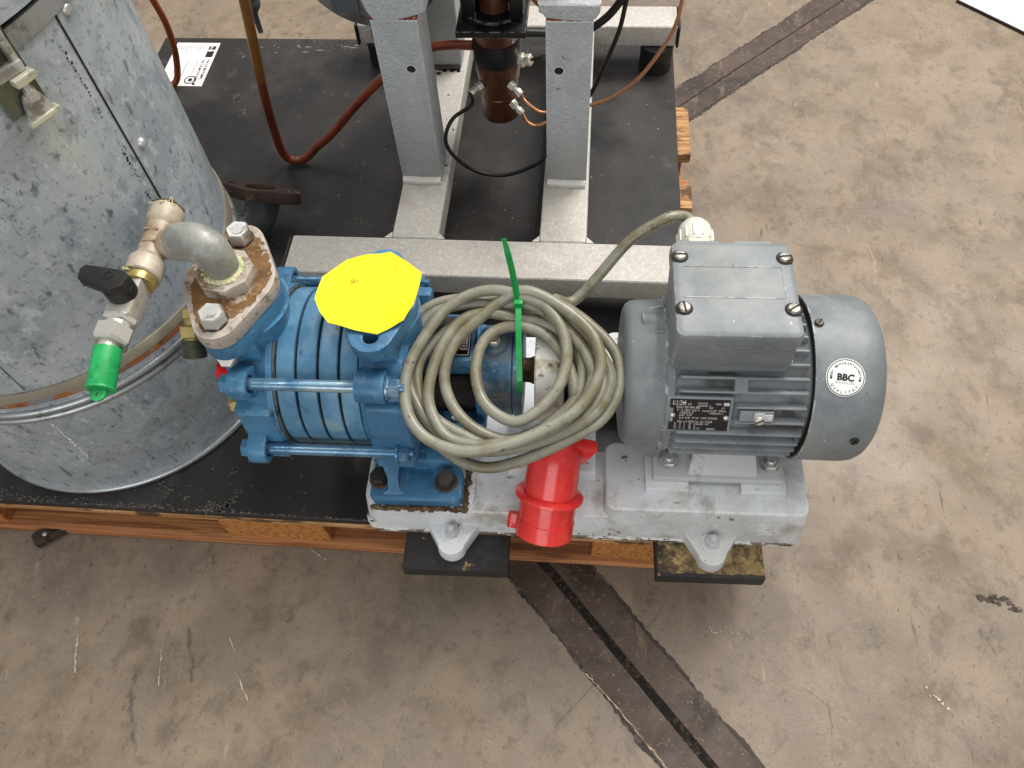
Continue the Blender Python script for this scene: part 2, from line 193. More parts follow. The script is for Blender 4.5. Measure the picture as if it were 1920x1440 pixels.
# ------------------------------------------------------------------ mesh builder
OFF = {}
def frame_to(p, d, up=(0, 0, 1)):
    """matrix whose local z runs along d, placed at p"""
    z = Vector(d).normalized(); u = Vector(up)
    if abs(z.dot(u.normalized())) > .99: u = Vector((0, 1, 0))
    x = u.cross(z).normalized(); y = z.cross(x)
    m = Matrix((x, y, z)).transposed().to_4x4(); m.translation = Vector(p); return m
class MB:
    def __init__(s): s.bm = bmesh.new()
    def add(s, t, M=None):
        if M is not None: bmesh.ops.transform(t, matrix=M, verts=t.verts)
        me = bpy.data.meshes.new('tmp'); t.to_mesh(me); t.free(); s.bm.from_mesh(me); bpy.data.meshes.remove(me); return s
    def box(s, lo, hi, bev=0.0, seg=2, M=None, top=None):
        """top: (x0,x1,y0,y1) of the upper face when it is drawn in"""
        t = bmesh.new(); vs = []
        tx0, tx1, ty0, ty1 = top if top else (lo[0], hi[0], lo[1], hi[1])
        for z, (x0, x1, y0, y1) in ((lo[2], (lo[0], hi[0], lo[1], hi[1])), (hi[2], (tx0, tx1, ty0, ty1))):
            vs += [t.verts.new(p) for p in ((x0, y0, z), (x1, y0, z), (x1, y1, z), (x0, y1, z))]
        for f in ((3, 2, 1, 0), (4, 5, 6, 7), (0, 1, 5, 4), (1, 2, 6, 5), (2, 3, 7, 6), (3, 0, 4, 7)): t.faces.new([vs[i] for i in f])
        if bev: bmesh.ops.bevel(t, geom=t.edges[:], offset=bev, segments=seg, profile=.6, affect='EDGES', clamp_overlap=True)
        return s.add(t, M)
    def lathe(s, prof, M, n=40, a0=0, a1=360, caps=True):
        """prof: (r, h) pairs; spun round local z"""
        t = bmesh.new(); full = abs(a1 - a0 - 360) < 1e-6; k = n if full else n + 1; rings = []
        for r, h in prof:
            if r < 1e-7: rings.append([t.verts.new((0, 0, h))] * k)
            else: rings.append([t.verts.new((r * math.cos(R(a0 + (a1 - a0) * i / n)), r * math.sin(R(a0 + (a1 - a0) * i / n)), h)) for i in range(k)])
        for a, b in zip(rings, rings[1:]):
            for i in range(n):
                j = (i + 1) % k
                q = []
                for v in (a[i], a[j], b[j], b[i]):
                    if v not in q: q.append(v)
                if len(q) > 2:
                    try: t.faces.new(q)
                    except ValueError: pass
        if full and caps:
            for ring, flip in ((rings[0], True), (rings[-1], False)):
                if ring[0] is not ring[1]:
                    try: t.faces.new(ring[::-1] if flip else ring)
                    except ValueError: pass
        bmesh.ops.recalc_face_normals(t, faces=t.faces)
        return s.add(t, M)
    def cyl(s, p, q, r, r2=None, n=24, bev=0.0):
        p = Vector(p); q = Vector(q); h = (q - p).length; r2 = r if r2 is None else r2
        pr = [(r, 0), (r2, h)] if not bev else [(r - bev, 0), (r, bev), (r2, h - bev), (r2 - bev, h)]
        return s.lathe(pr, frame_to(p, q - p), n)
    def prism(s, pts, z0, z1, M=None, bev=0.0, holes=(), top_scale=None, seg=2):
        t = bmesh.new()
        if holes:
            es = []
            for loop in [pts] + list(holes):
                vs = [t.verts.new((x, y, z0)) for x, y in loop]
                es += [t.edges.new((vs[i], vs[(i + 1) % len(vs)])) for i in range(len(vs))]
            bmesh.ops.triangle_fill(t, edges=es, use_beauty=True)
            fs = t.faces[:]
        else:
            fs = [t.faces.new([t.verts.new((x, y, z0)) for x, y in pts])]
        r = bmesh.ops.extrude_face_region(t, geom=fs)
        vs = [g for g in r['geom'] if isinstance(g, bmesh.types.BMVert)]
        for v in vs:
            v.co.z = z1
            if top_scale: v.co.x = top_scale[1] + (v.co.x - top_scale[1]) * top_scale[0]; v.co.y = top_scale[2] + (v.co.y - top_scale[2]) * top_scale[0]
        bmesh.ops.recalc_face_normals(t, faces=t.faces)
        if bev:
            ed = [e for e in t.edges if len(e.link_faces) == 2 and e.calc_face_angle(0) > .6 and abs(e.verts[0].co.z - e.verts[1].co.z) < 1e-6]
            bmesh.ops.bevel(t, geom=ed, offset=bev, segments=seg, profile=.6, affect='EDGES', clamp_overlap=True)
        return s.add(t, M)
    def tube(s, pts, r, n=10, sub=6, cap=True, smooth=True):
        P = [Vector(p) for p in pts]; rr = r if isinstance(r, (list, tuple)) else [r] * len(P)
        if smooth and len(P) > 2:
            Q, RR = [], []
            for i in range(len(P) - 1):
                a = P[i - 1] if i else P[0] * 2 - P[1]; b, c = P[i], P[i + 1]; d = P[i + 2] if i + 2 < len(P) else P[-1] * 2 - P[-2]
                for k in range(sub):
                    u = k / sub
                    Q.append(.5 * (2 * b + (c - a) * u + (2 * a - 5 * b + 4 * c - d) * u * u + (3 * b - a - 3 * c + d) * u ** 3)); RR.append(rr[i] + (rr[i + 1] - rr[i]) * u)
            Q.append(P[-1]); RR.append(rr[-1]); P, rr = Q, RR
        t = bmesh.new(); T0 = (P[1] - P[0]).normalized(); nrm = T0.orthogonal().normalized(); rings = []
        for i, p in enumerate(P):
            T = (P[min(i + 1, len(P) - 1)] - P[max(i - 1, 0)]).normalized()
            nrm = (nrm - T * nrm.dot(T)).normalized(); bn = T.cross(nrm)
            rings.append([t.verts.new(p + (nrm * math.cos(2 * math.pi * k / n) + bn * math.sin(2 * math.pi * k / n)) * rr[i]) for k in range(n)])
        for a, b in zip(rings, rings[1:]):
            for k in range(n): t.faces.new((a[k], a[(k + 1) % n], b[(k + 1) % n], b[k]))
        if cap: t.faces.new(rings[0][::-1]); t.faces.new(rings[-1])
        bmesh.ops.recalc_face_normals(t, faces=t.faces)
        return s.add(t)
    def hexa(s, p, d, af, h, cham=.15, up=(0, 0, 1)):
        rad = af / math.sqrt(3); M = frame_to(p, d, up)
        t = bmesh.new(); pts = [(rad * math.cos(R(60 * i)), rad * math.sin(R(60 * i))) for i in range(6)]
        lo = [t.verts.new((x, y, 0)) for x, y in pts]; mid = [t.verts.new((x, y, h * (1 - cham))) for x, y in pts]
        tp = [t.verts.new((x * .87, y * .87, h)) for x, y in pts]
        for a, b in ((lo, mid), (mid, tp)):
            for i in range(6): t.faces.new((a[i], a[(i + 1) % 6], b[(i + 1) % 6], b[i]))
        t.faces.new(lo[::-1]); t.faces.new(tp)
        return s.add(t, M)
    def faces(s, V, F):
        t = bmesh.new(); vs = [t.verts.new(v) for v in V]
        for f in F:
            try: t.faces.new([vs[i] for i in f])
            except ValueError: pass
        return s.add(t)
    def build(s, name, m, parent=None, sharp=32, **props):
        bm = s.bm; off = OFF.get(parent.name, Vector()) if parent else Vector()
        for v in bm.verts: v.co -= off
        for f in bm.faces: f.smooth = True
        for e in bm.edges:
            if len(e.link_faces) == 2: e.smooth = e.calc_face_angle(0) < R(sharp)
            else: e.smooth = False
        me = bpy.data.meshes.new(name); bm.to_mesh(me); bm.free()
        me.materials.append(MAT[m] if isinstance(m, str) else m)
        o = bpy.data.objects.new(name, me); COL.objects.link(o)
        if parent: o.parent = parent; OFF[o.name] = off
        else: o.location.z = GZ
        for k, v in props.items(): o[k] = v
        return o
def thing(name, label, cat, off=(0, 0, 0), rotz=0, group=None):
    o = bpy.data.objects.new(name, None); COL.objects.link(o); o.empty_display_size = .05
    o.location = (off[0], off[1], off[2] + GZ); o.rotation_euler = (0, 0, rotz); OFF[o.name] = Vector(off)
    o['label'] = label; o['category'] = cat
    if group: o['group'] = group
    return o
def tag(o, label, cat, group=None):
    o['label'] = label; o['category'] = cat
    if group: o['group'] = group
    return o
def circ(x, y, r, n=24): return [(x + r * math.cos(2 * math.pi * i / n), y + r * math.sin(2 * math.pi * i / n)) for i in range(n)]
def rrect(x0, x1, y0, y1, r, n=6):
    pts = []
    for cx, cy, a in ((x1 - r, y1 - r, 0), (x0 + r, y1 - r, 90), (x0 + r, y0 + r, 180), (x1 - r, y0 + r, 270)):
        pts += [(cx + r * math.cos(R(a + 90 * i / n)), cy + r * math.sin(R(a + 90 * i / n))) for i in range(n + 1)]
    return pts
def oval(cx, cy, hy, rend, hx, n=10):
    """two-bolt flange outline, long along y: round ends of radius rend, waist half-width hx"""
    c = hy - rend; pts = []
    beta = math.degrees(math.asin(max(-1, min(1, (hx - rend) / max(c, 1e-6)))))
    for sgn, a0 in ((1, 0), (-1, 180)):
        for i in range(n + 1):
            a = a0 + beta + (180 - 2 * beta) * i / n
            pts.append((cx + rend * math.cos(R(a)), cy + sgn * c + rend * math.sin(R(a))))
        for i in range(1, 5):
            a = a0 + 180 - 40 + 80 * i / 5 if False else a0 + 180 - beta + 2 * beta * i / 5
            pts.append((cx + hx * math.cos(R(a)), cy + hx * math.sin(R(a))))
    return pts
TXT = {}
def text2d(s, size=1.0, bold=0.0, align='CENTER'):
    cu = bpy.data.curves.new('txt', 'FONT'); cu.body = s; cu.size = size; cu.align_x = align; cu.offset = bold * size; cu.resolution_u = 3
    o = bpy.data.objects.new('txt', cu); COL.objects.link(o)
    dg = bpy.context.evaluated_depsgraph_get(); me = o.evaluated_get(dg).to_mesh()
    V = [(v.co.x, v.co.y) for v in me.vertices]; F = [tuple(p.vertices) for p in me.polygons]
    o.evaluated_get(dg).to_mesh_clear(); bpy.data.objects.remove(o); bpy.data.curves.remove(cu)
    return V, F
def add_text(mb, s, size, fn, bold=0.0, align='CENTER', at=(0, 0)):
    V, F = text2d(s, size, bold, align); mb.faces([fn(x + at[0], y + at[1]) for x, y in V], F)

# ================================================================== SETTING: floor with its steel strips
FZ = -.104
fl = MB(); fl.prism([(-7, -7), (7, -7), (7, 9), (-7, 9)], FZ - .05, FZ)
floor = fl.build('floor', 'concrete', kind='structure')
def strip_quad(mb, p, d, n, a, b, w0, w1, z0, z1, seed=0, rag=0.0, steps=60):
    """band along direction d from p: from a to b metres, between w0 and w1 across; its sides can be ragged"""
    rnd = random.Random(seed); t = bmesh.new(); L, U = [], []
    steps = max(steps, int((b - a) / .004)) if rag > .001 else steps
    lo_ = [[rnd.uniform(-1, 1) for _ in range(steps // 9 + 3)] for _ in range(2)]
    for i in range(steps + 1):
        s = a + (b - a) * i / steps; r0, r1 = [rag * (.6 * (q_[i // 9] + (q_[i // 9 + 1] - q_[i // 9]) * (i % 9) / 9) + .4 * rnd.uniform(-1, 1)) for q_ in lo_]
        L.append(Vector((p[0] + d[0] * s + n[0] * (w0 + r0), p[1] + d[1] * s + n[1] * (w0 + r0), z1)))
        U.append(Vector((p[0] + d[0] * s + n[0] * (w1 + r1), p[1] + d[1] * s + n[1] * (w1 + r1), z1)))
    lv = [t.verts.new(v) for v in L]; uv = [t.verts.new(v) for v in U]
    lb = [t.verts.new((v.x, v.y, z0)) for v in L]; ub = [t.verts.new((v.x, v.y, z0)) for v in U]
    for i in range(steps):
        t.faces.new((lv[i], lv[i + 1], uv[i + 1], uv[i])); t.faces.new((lb[i], lb[i + 1], lv[i + 1], lv[i])); t.faces.new((uv[i], uv[i + 1], ub[i + 1], ub[i]))
    bmesh.ops.recalc_face_normals(t, faces=t.faces); mb.add(t)
s2 = math.sqrt(.5)
def track(p, d, a, b, half, seed, gap):
    n = (-d[1], d[0])
    m = MB(); strip_quad(m, p, d, n, a, b, -half - .0042, half + .0042, FZ - .01, FZ + .0006, seed, .0042, 60); m.build('floor_joint', 'joint', floor)
    for w0, w1, k in ((-half, -gap, 1), (gap, half, 2)):
        m = MB(); strip_quad(m, p, d, n, a, b, w0, w1, FZ - .01, FZ + .0016, seed + k, .0006, 90); m.build('steel_strip', 'steel_strip', floor)
    m = MB(); strip_quad(m, p, d, n, a, b, -gap, gap, FZ - .01, FZ + .0011, seed + 5, .0002); m.build('dirt_filling', 'dirt_fill', floor)
def rubble(p, d, a, b, gap, n, seed):
    rnd = random.Random(seed); m = MB()
    for _ in range(n):
        s_ = rnd.uniform(a, b); w_ = rnd.uniform(-gap * .85, gap * .85); q = rnd.uniform(.0006, .0021); x = p[0] + d[0] * s_ - d[1] * w_; y = p[1] + d[1] * s_ + d[0] * w_
        m.lathe([(q * rnd.uniform(.8, 1.2), -.0005), (q, q * .4), (q * .5, q * rnd.uniform(.6, 1)), (0, q * rnd.uniform(.7, 1.1))], Matrix.Translation((x, y, FZ + .0011)), 6)
    m.build('groove_rubble', 'dirt_fill', floor, kind='stuff')
da = (.669, -.743); rubble((-.158, -.0184), da, 0, .45, .0055, 620, 51); track((-.158, -.0184), da, -.55, 2.5, .0415, 3, .0055)
db = (.712, .702); track((.0365, .8805), db, -1.0, 3.5, .036, 11, .0012)
# bright worn edge of one strip, scratches and spalls in the concrete
def flat_mark(pts, wd, name, m, z=.0008, seed=1, seg=7):
    rnd = random.Random(seed); mb = MB(); P = [Vector((x, y, 0)) for x, y in pts]
    Q = []
    for a, b in zip(P, P[1:]):
        for i in range(seg): Q.append(a.lerp(b, i / seg) + Vector((rnd.uniform(-1, 1), rnd.uniform(-1, 1), 0)) * wd * .35)
    Q.append(P[-1]); V, F = [], []
    for i, q in enumerate(Q):
        T = (Q[min(i + 1, len(Q) - 1)] - Q[max(i - 1, 0)]).normalized(); nn = Vector((-T.y, T.x, 0)) * wd * rnd.uniform(.1, .6)
        V += [(q.x + nn.x, q.y + nn.y, FZ + z), (q.x - nn.x, q.y - nn.y, FZ + z)]
    F = [(2 * i, 2 * i + 1, 2 * i + 3, 2 * i + 2) for i in range(len(Q) - 1)]
    mb.faces(V, F); return mb.build(name, m, floor)
flat_mark([(-.1157, -.1311), (-.0957, -.150), (-.0757, -.1700), (-.053, -.1945), (-.0321, -.2165), (-.01, -.24)], .0024, 'worn_edge', 'worn', .0022, seed=40)
flat_mark([(.0275, -.066), (.0305, -.0735), (.036, -.0735), (.043, -.071)], .0018, 'paint_scratch', 'mark', seed=2)
flat_mark([(.052, -.071), (.058, -.0735), (.0615, -.0715)], .0016, 'paint_scratch', 'mark', seed=3)
flat_mark([(-.5285, -.155), (-.512, -.178), (-.5055, -.187)], .0022, 'paint_scratch', 'mark', seed=4)
flat_mark([(-.5475, -.117), (-.54, -.127), (-.535, -.133)], .0016, 'paint_scratch', 'mark', seed=5)
flat_mark([(-.735, -.125), (-.729, -.15), (-.722, -.171)], .0028, 'paint_scratch', 'mark', seed=6)
flat_mark([(-.625, -.138), (-.621, -.155), (-.616, -.178)], .0016, 'paint_scratch', 'mark', seed=8)
flat_mark([(-.476, .0025), (-.46, -.008), (-.449, -.014)], .0024, 'paint_scratch', 'mark', seed=9)
flat_mark([(.132, -.128), (.157, -.147), (.178, -.163)], .0010, 'paint_scratch', 'mark', seed=12)
flat_mark([(-.03, -.055), (-.08, -.113), (-.115, -.151), (-.15, -.19)], .0016, 'spall_line', 'crack', seed=13)
flat_mark([(-.65, -.165), (-.647, -.19), (-.637, -.215), (-.62, -.25)], .006, 'crack', 'crack', seed=15)
flat_mark([(-.6, -.11), (-.585, -.15), (-.577, -.172)], .005, 'crack', 'crack', seed=16)
for i, (x, y) in enumerate([(.272, -.127), (.2745, -.1285), (.268, -.1275), (.277, -.131), (.28, -.135), (.2655, -.119), (.285, -.14)]):
    m = MB(); m.prism([(x + .0022 * math.cos(a) * random.uniform(.4, 1.2), y + .002 * math.sin(a) * random.uniform(.4, 1.2)) for a in [2 * math.pi * k / 7 for k in range(7)]], FZ, FZ + .0012)
    m.build('paint_fleck', 'mark', floor)
rnd = random.Random(5)
m = MB()
for (cx, cy, sx, sy, nn) in ((.372, -.014, .012, .006, 9), (.383, -.019, .008, .009, 7), (.360, -.0155, .012, .002, 4)):
    for i in range(nn):
        x = cx + rnd.uniform(-sx, sx); y = cy + rnd.uniform(-sy, sy) - (x - cx) * .3; q = rnd.uniform(.0015, .0055)
        m.prism([(x + q * 1.2 * math.cos(a) * rnd.uniform(.5, 1.1), y + q * math.sin(a) * rnd.uniform(.4, 1.0)) for a in [2 * math.pi * k / 8 for k in range(8)]], FZ + .0002, FZ + .0006 + i * 1e-5)
m.build('spalled_hole', 'spall', floor, kind='stuff')

# ================================================================== PALLET with the black board
pal = thing('pallet', 'worn orange-brown wooden pallet under the black board', 'pallet', (-.45, .37, FZ))
for k, (y0, y1) in enumerate(((.0015, .1), (.112, .2), (.215, .305), (.318, .41), (.422, .5105), (.5252, .5752), (.6397, .7534))):
    m = MB(); m.box((-1.02, y0, -.030), (.0225 - .0012 * (k % 3), y1, -.0125), .003, 2); m.build('top_board', 'wood', pal)
for y0, y1 in ((-.0005, .098), (.36, .455), (.65, .745)):
    m = MB(); m.box((-1.02, y0, -.1035), (.018, y1, -.0855), .003, 2); m.build('bottom_board', 'wood_red', pal)
for x0, x1 in ((-.572, -.440), (-.115, .012), (-1.0, -.87)):
    for y0, y1 in ((.004, .098), (.36, .45), (.652, .74)):
        m = MB(); m.box((x0, y0, -.0853), (x1, y1, -.0302), .0015, 1); m.build('pallet_block', 'chipboard', pal)
m = MB(); m.box((-.02, .5765, -.0855), (.0195, .604, -.0302), .001, 1); m.build('pallet_block', 'wood_red', pal)

bd = thing('black_board', 'black scuffed board lying flat on the wooden pallet', 'board', (-.45, .45, -.012))
m = MB(); m.box((-.913, 0, -.0119), (0, .908, 0), .0008, 1); m.build('panel', 'board', bd)
m = MB()
rnd = random.Random(2)
for i in range(110):
    x = rnd.uniform(-.9, -.38); L = rnd.uniform(.001, .007); d = rnd.uniform(.0005, .0026)
    m.faces([(x, .0009, .0002), (x + L, .0009, .0002), (x + L * .8, .0009 + d * rnd.uniform(.3, 1), .0002), (x + L * .2, .0009 + d, .0002)], [(0, 1, 2, 3)])
for i in range(18):
    x = rnd.uniform(-.75, -.4); y = .89 - abs(rnd.gauss(0, .012)); L = rnd.uniform(.003, .02)
    m.faces([(x, y, .0002), (x + L, y + .001, .0002), (x + L * .9, y + .003, .0002), (x + L * .3, y + .004, .0002)], [(0, 1, 2, 3)])
m.build('chipped_edge', 'crack', bd, kind='stuff')
rnd = random.Random(33); m = MB()
def smear(pts, wd, n):
    for _ in range(n):
        t = rnd.random() * (len(pts) - 1); i = min(int(t), len(pts) - 2); u = t - i
        x = pts[i][0] + (pts[i + 1][0] - pts[i][0]) * u + rnd.gauss(0, wd); y = pts[i][1] + (pts[i + 1][1] - pts[i][1]) * u + rnd.gauss(0, wd); q = rnd.uniform(.0003, .0016)
        m.prism([(x + q * 1.5 * math.cos(a) * rnd.uniform(.5, 1.2), y + q * math.sin(a) * rnd.uniform(.4, 1.2)) for a in [2 * math.pi * k / 6 for k in range(6)]], 0, .00025)
smear([(-.5377, .0293), (-.545, .0151), (-.552, .0026)], .0022, 90); smear([(-.552, .003), (-.575, .004), (-.562, .012)], .004, 40); smear([(-.5488, .0584), (-.5554, .048)], .0015, 26)
smear([(-.7337, .7513), (-.735, .7319)], .003, 45); smear([(-.7119, .7148), (-.7146, .6973)], .003, 40); smear([(-.64, .8969), (-.58, .9002)], .006, 90); smear([(-.4797, .4709), (-.4504, .4644)], .004, 70)
smear([(-.61, .0035), (-.88, .0035)], .0022, 260); smear([(-.83, .012), (-.86, .02)], .006, 60); smear([(-.6, .0187), (-.64, .03)], .007, 40)
m.build('scuff_marks', 'scuff', bd, kind='stuff')

# printed paper label lying on the board
lb = thing('paper_label', 'white printed information label stuck on the black board beside the drum', 'label', (-.842, .83, .0))
m = MB(); m.box((-.884, .7715, .0003), (-.8045, .8917, .0011), 0); m.build('paper', 'label', lb)
def lab(u, v): return (-.8045 - v, .8917 - u, .0015)       # u runs along the reading direction (towards the camera), v down the page
def on_label(x, y): return lab(x, -y)
m = MB()
m.faces([lab(.010, .004), lab(.020, .004), lab(.020, .017), lab(.010, .017)], [(0, 1, 2, 3)])
m.faces([lab(.024, .004), lab(.041, .004), lab(.041, .017), lab(.024, .017)], [(0, 1, 2, 3)])
add_text(m, 'VACUUM PUMPS', .0075, on_label, .004, 'LEFT', (.047, -.010)); add_text(m, 'VACUUM SYSTEMS', .0075, on_label, .004, 'LEFT', (.047, -.019))
for r0, r1 in ((.0085, .0105),):
    V, F = [], []
    for i in range(28):
        a = 2 * math.pi * i / 28
        for r in (r0, r1): V.append(lab(.104 + r * math.cos(a), .025 + r * math.sin(a)))
    F = [(2 * i, 2 * i + 1, (2 * i + 3) % 56, (2 * i + 2) % 56) for i in range(28)]; m.faces(V, F)
m.faces([lab(.104 + .0045 * math.cos(a), .025 + .004 * math.sin(a)) for a in [2 * math.pi * k / 10 for k in range(10)]], [tuple(range(10))])
m.faces([lab(.115 + .003 * math.cos(a), .016 + .003 * math.sin(a)) for a in [2 * math.pi * k / 10 for k in range(10)]], [tuple(range(10))])
m.build('lettering', 'print_black', lb)
m = MB(); V = lambda u, v: (lab(u, v)[0], lab(u, v)[1], .0018)
add_text(m, 'alcan', .008, lambda x, y: V(.0105 + x, .0135 - y), .01, 'LEFT'); m.build('logo_lettering', 'sticker', lb)
m = MB(); rnd = random.Random(9)
for j in range(9):
    v = .026 + .0058 * j
    for u0, u1 in (((.008, .02 + rnd.uniform(0, .022)),) if j % 3 else ((.008, .018), (.052, .052 + rnd.uniform(.02, .045)))):
        m.faces([lab(u0, v), lab(u1, v), lab(u1, v + .0014), lab(u0, v + .0014)], [(0, 1, 2, 3)])
m.build('small_print', 'print_grey', lb, kind='stuff')

# loose wood scrap under the pallet's front edge
ws = thing('wood_scrap', 'dark splintered wood stub with a bright nail head beside the pallet', 'wood scrap', (-.825, -.012, FZ))
m = MB(); m.box((-.022, -.010, 0), (.05, .010, .014), .003, 1, Matrix.Translation((-.815, -.0035, FZ + .002)) @ Matrix.Rotation(R(38), 4, 'Z')); m.build('stub', 'old_wood', ws)
m = MB(); m.lathe([(0, .003), (.002, .0026), (.0032, .001), (.0032, 0)], Matrix.Translation((-.818, -.008, FZ + .0155)), 14); m.build('nail_head', 'zinc', ws)

# white panel at the upper right
wp = thing('white_panel', 'corner of a large white panel with a dark edge lying on the floor', 'panel', (.9, 1.4, FZ))
m = MB(); m.prism([(.577, 1.196), (1.25, .50), (1.9, 1.1), (1.2, 1.9)], FZ + .0004, FZ + .006, None, .001); m.build('sheet', 'white_panel', wp)
m = MB(); m.prism([(.5752, 1.1952), (1.2488, .4978), (1.25, .499), (.5768, 1.197)], FZ, FZ + .005); m.build('edge_band', 'black_plastic', wp)

# ================================================================== GALVANISED DRUM
DC = Vector((-.7343, .2153, 0))
dr = thing('metal_drum', 'tall galvanised sheet metal drum with rusty seal line and toggle latch', 'drum', DC)
MD = Matrix.Translation(DC)
def body_ring(z0, z1, r, name, m, prof=None, parent=dr):
    b = MB(); b.lathe(prof or [(r - .004, z0), (r, z0), (r, z1), (r - .004, z1)], MD, 128); return b.build(name, m, parent, 40)
b = MB(); b.lathe([(.0, .004), (.197, .004), (.1985, .008), (.1985, .171), (.194, .1712)], MD, 128); b.build('lower_shell', 'galv', dr, 40)
def bead(z, r, rad, name, m, k=10):
    b = MB(); b.lathe([(r + rad * math.cos(R(90 - 180 * i / k)), z + rad * math.sin(R(90 - 180 * i / k))) for i in range(k + 1)], MD, 128); return b.build(name, m, dr, 60)
bead(.0048, .1985, .0045, 'bottom_bead', 'galv_rim'); bead(.1735, .1985, .0045, 'joint_bead', 'galv_rim'); bead(.1845, .1985, .0047, 'joint_bead', 'galv_rim')
body_ring(.1785, .180, .1965, 'joint_gap', 'groove')
b = MB(); b.lathe([(.19, .188), (.1985, .189), (.1985, .198), (.19, .1985)], MD, 128); b.build('collar', 'galv', dr, 40)
b = MB(); b.lathe([(.19, .1985), (.2004, .1988), (.2008, .2025), (.1995, .2055), (.19, .206)], MD, 128); b.build('rust_line', 'rust_line', dr, 40)
b = MB(); b.lathe([(.19, .206), (.2005, .206), (.2012, .213), (.1998, .2185), (.19, .219)], MD, 128); b.build('seal_ring', 'gasket', dr, 40)
b = MB(); b.lathe([(.19, .2192), (.1978, .2192), (.1978, .517), (.19, .5172)], MD, 128); b.build('upper_shell', 'galv', dr, 40)
# overlapping sheet with its straight edge (seam), a second seam at the front
b = MB(); b.lathe([(.196, .219), (.1985, .219), (.1985, .5171), (.196, .5171)], MD, 60, -10.4, 62); b.build('overlap_sheet', 'galv', dr, 40)
b = MB(); b.lathe([(.1975, .2195), (.1983, .2195), (.1983, .5168), (.1975, .5168)], MD, 2, -10.95, -10.45); b.build('seam_gap', 'groove', dr, 40)
b = MB(); b.lathe([(.1968, .222), (.1992, .222), (.1992, .5165), (.1968, .5165)], MD, 2, -74.4, -72.4); b.build('seam_fold', 'galv', dr, 40)
b = MB(); b.lathe([(.19, .5175), (.2002, .5178), (.2002, .533), (.19, .5335)], MD, 128); b.build('rim_band', 'galv_rim', dr, 40)
b = MB(); b.lathe([(.19, .5336), (.1975, .5338), (.1975, .5365), (.19, .5368)], MD, 128); b.build('band_gap', 'groove', dr, 40)
b = MB(); b.lathe([(.19, .537), (.2008, .537), (.2008, .60), (.19, .612), (.0, .615)], MD, 128); b.build('lid', 'galv', dr, 40)
def on_drum(ang, z, r): a = R(ang); return Vector((DC.x + r * math.cos(a), DC.y + r * math.sin(a), z))
for ang, z in ((-7.2, .5136), (-7.0, .386), (-7.0, .258)):
    p = on_drum(ang, z, .1983); d = on_drum(ang, z, 1) - on_drum(ang, z, 0)
    b = MB(); b.lathe([(.0048, 0), (.0046, .0015), (.0034, .003), (.0014, .0036), (0, .0037)], frame_to(p, d), 18); b.build('rivet', 'zinc', dr)
# black stamped dots down the seam
b = MB(); rnd = random.Random(4)
zz = .497
while zz > .335:
    if not (.44 < zz < .452 or .40 < zz < .432 or .352 < zz < .36):
        a = -13.6 + rnd.uniform(-.35, .35); p = on_drum(a, zz, .19795); d = (p - DC); d.z = 0; M = frame_to(p, d)
        b.lathe([(0, .0003), (rnd.uniform(.0005, .0014), .0002)], M, 7)
    zz -= rnd.uniform(.002, .0042)
b.build('stamped_dots', 'print_black', dr, kind='stuff')
b = MB(); zz = .160
while zz > .080:
    p = on_drum(-74.5 + rnd.uniform(-.25, .25), zz, .1987); d = (p - DC); d.z = 0; b.lathe([(0, .0003), (rnd.uniform(.0005, .0013), .0002)], frame_to(p, d), 7); zz -= rnd.uniform(.0015, .005)
b.build('scratch_dots', 'label', dr, kind='stuff')
# toggle latch
def latch_pt(s, z, h): return on_drum(-27.5 + s, z, .2005 + h)
def latch_box(name, m, s0, s1, z0, z1, h0, h1, bev=.0008):
    c = on_drum(-27.5 + (s0 + s1) / 2, (z0 + z1) / 2, .2005); d = c - DC; d.z = 0
    wdt = R(s1 - s0) * .2 / 2; M = frame_to(c, d)
    b = MB(); b.box((-wdt, -(z1 - z0) / 2, h0), (wdt, (z1 - z0) / 2, h1), bev, 2, M); return b.build(name, m, lt)
lt = MB(); c0 = on_drum(-28.2, .53, .2005); dd = c0 - DC; dd.z = 0
lt.box((-.0155, -.052, -.003), (.0155, .06, .002), .0012, 2, frame_to(c0, dd)); lt = lt.build('latch', 'dark_olive', dr)
latch_box('latch_strap', 'zinc', 1.0, 2.6, .515, .585, .002, .007); latch_box('latch_strap', 'zinc', -3.8, -2.4, .515, .585, .002, .007)
latch_box('latch_crossbar', 'zinc', -3.8, 2.6, .509, .5165, .002, .009); latch_box('latch_pin', 'yellow_zinc', -1.8, 3.2, .5025, .5085, .006, .014)
b = MB(); b.tube([latch_pt(.4, .506, .009), latch_pt(.4, .494, .009), latch_pt(.4, .488, .0085)], .0028, 12); b.build('latch_bolt', 'zinc', lt)
b = MB(); b.cyl(latch_pt(.4, .4965, .009), latch_pt(.4, .4885, .0085), .0042, .0048, 16); b.build('latch_nut', 'nickel', lt)
c0 = on_drum(-27.2, .4815, .2005); dd = c0 - DC; dd.z = 0
b = MB(); b.prism([(-.0045, .011), (-.0065, .008), (-.0085, .003), (-.0095, -.003), (-.0125, -.008), (.0125, -.008), (.0095, -.003), (.0085, .003), (.0065, .008), (.0045, .011)], .004, .0085, frame_to(c0, dd), .0008); b.build('latch_tongue', 'zinc', lt)
c0 = on_drum(-27.2, .4725, .2005); b = MB(); b.box((-.0135, -.0018, .003), (.0135, .0018, .0105), .001, 2, frame_to(c0, dd)); b.build('latch_lip', 'yellow_zinc', lt)

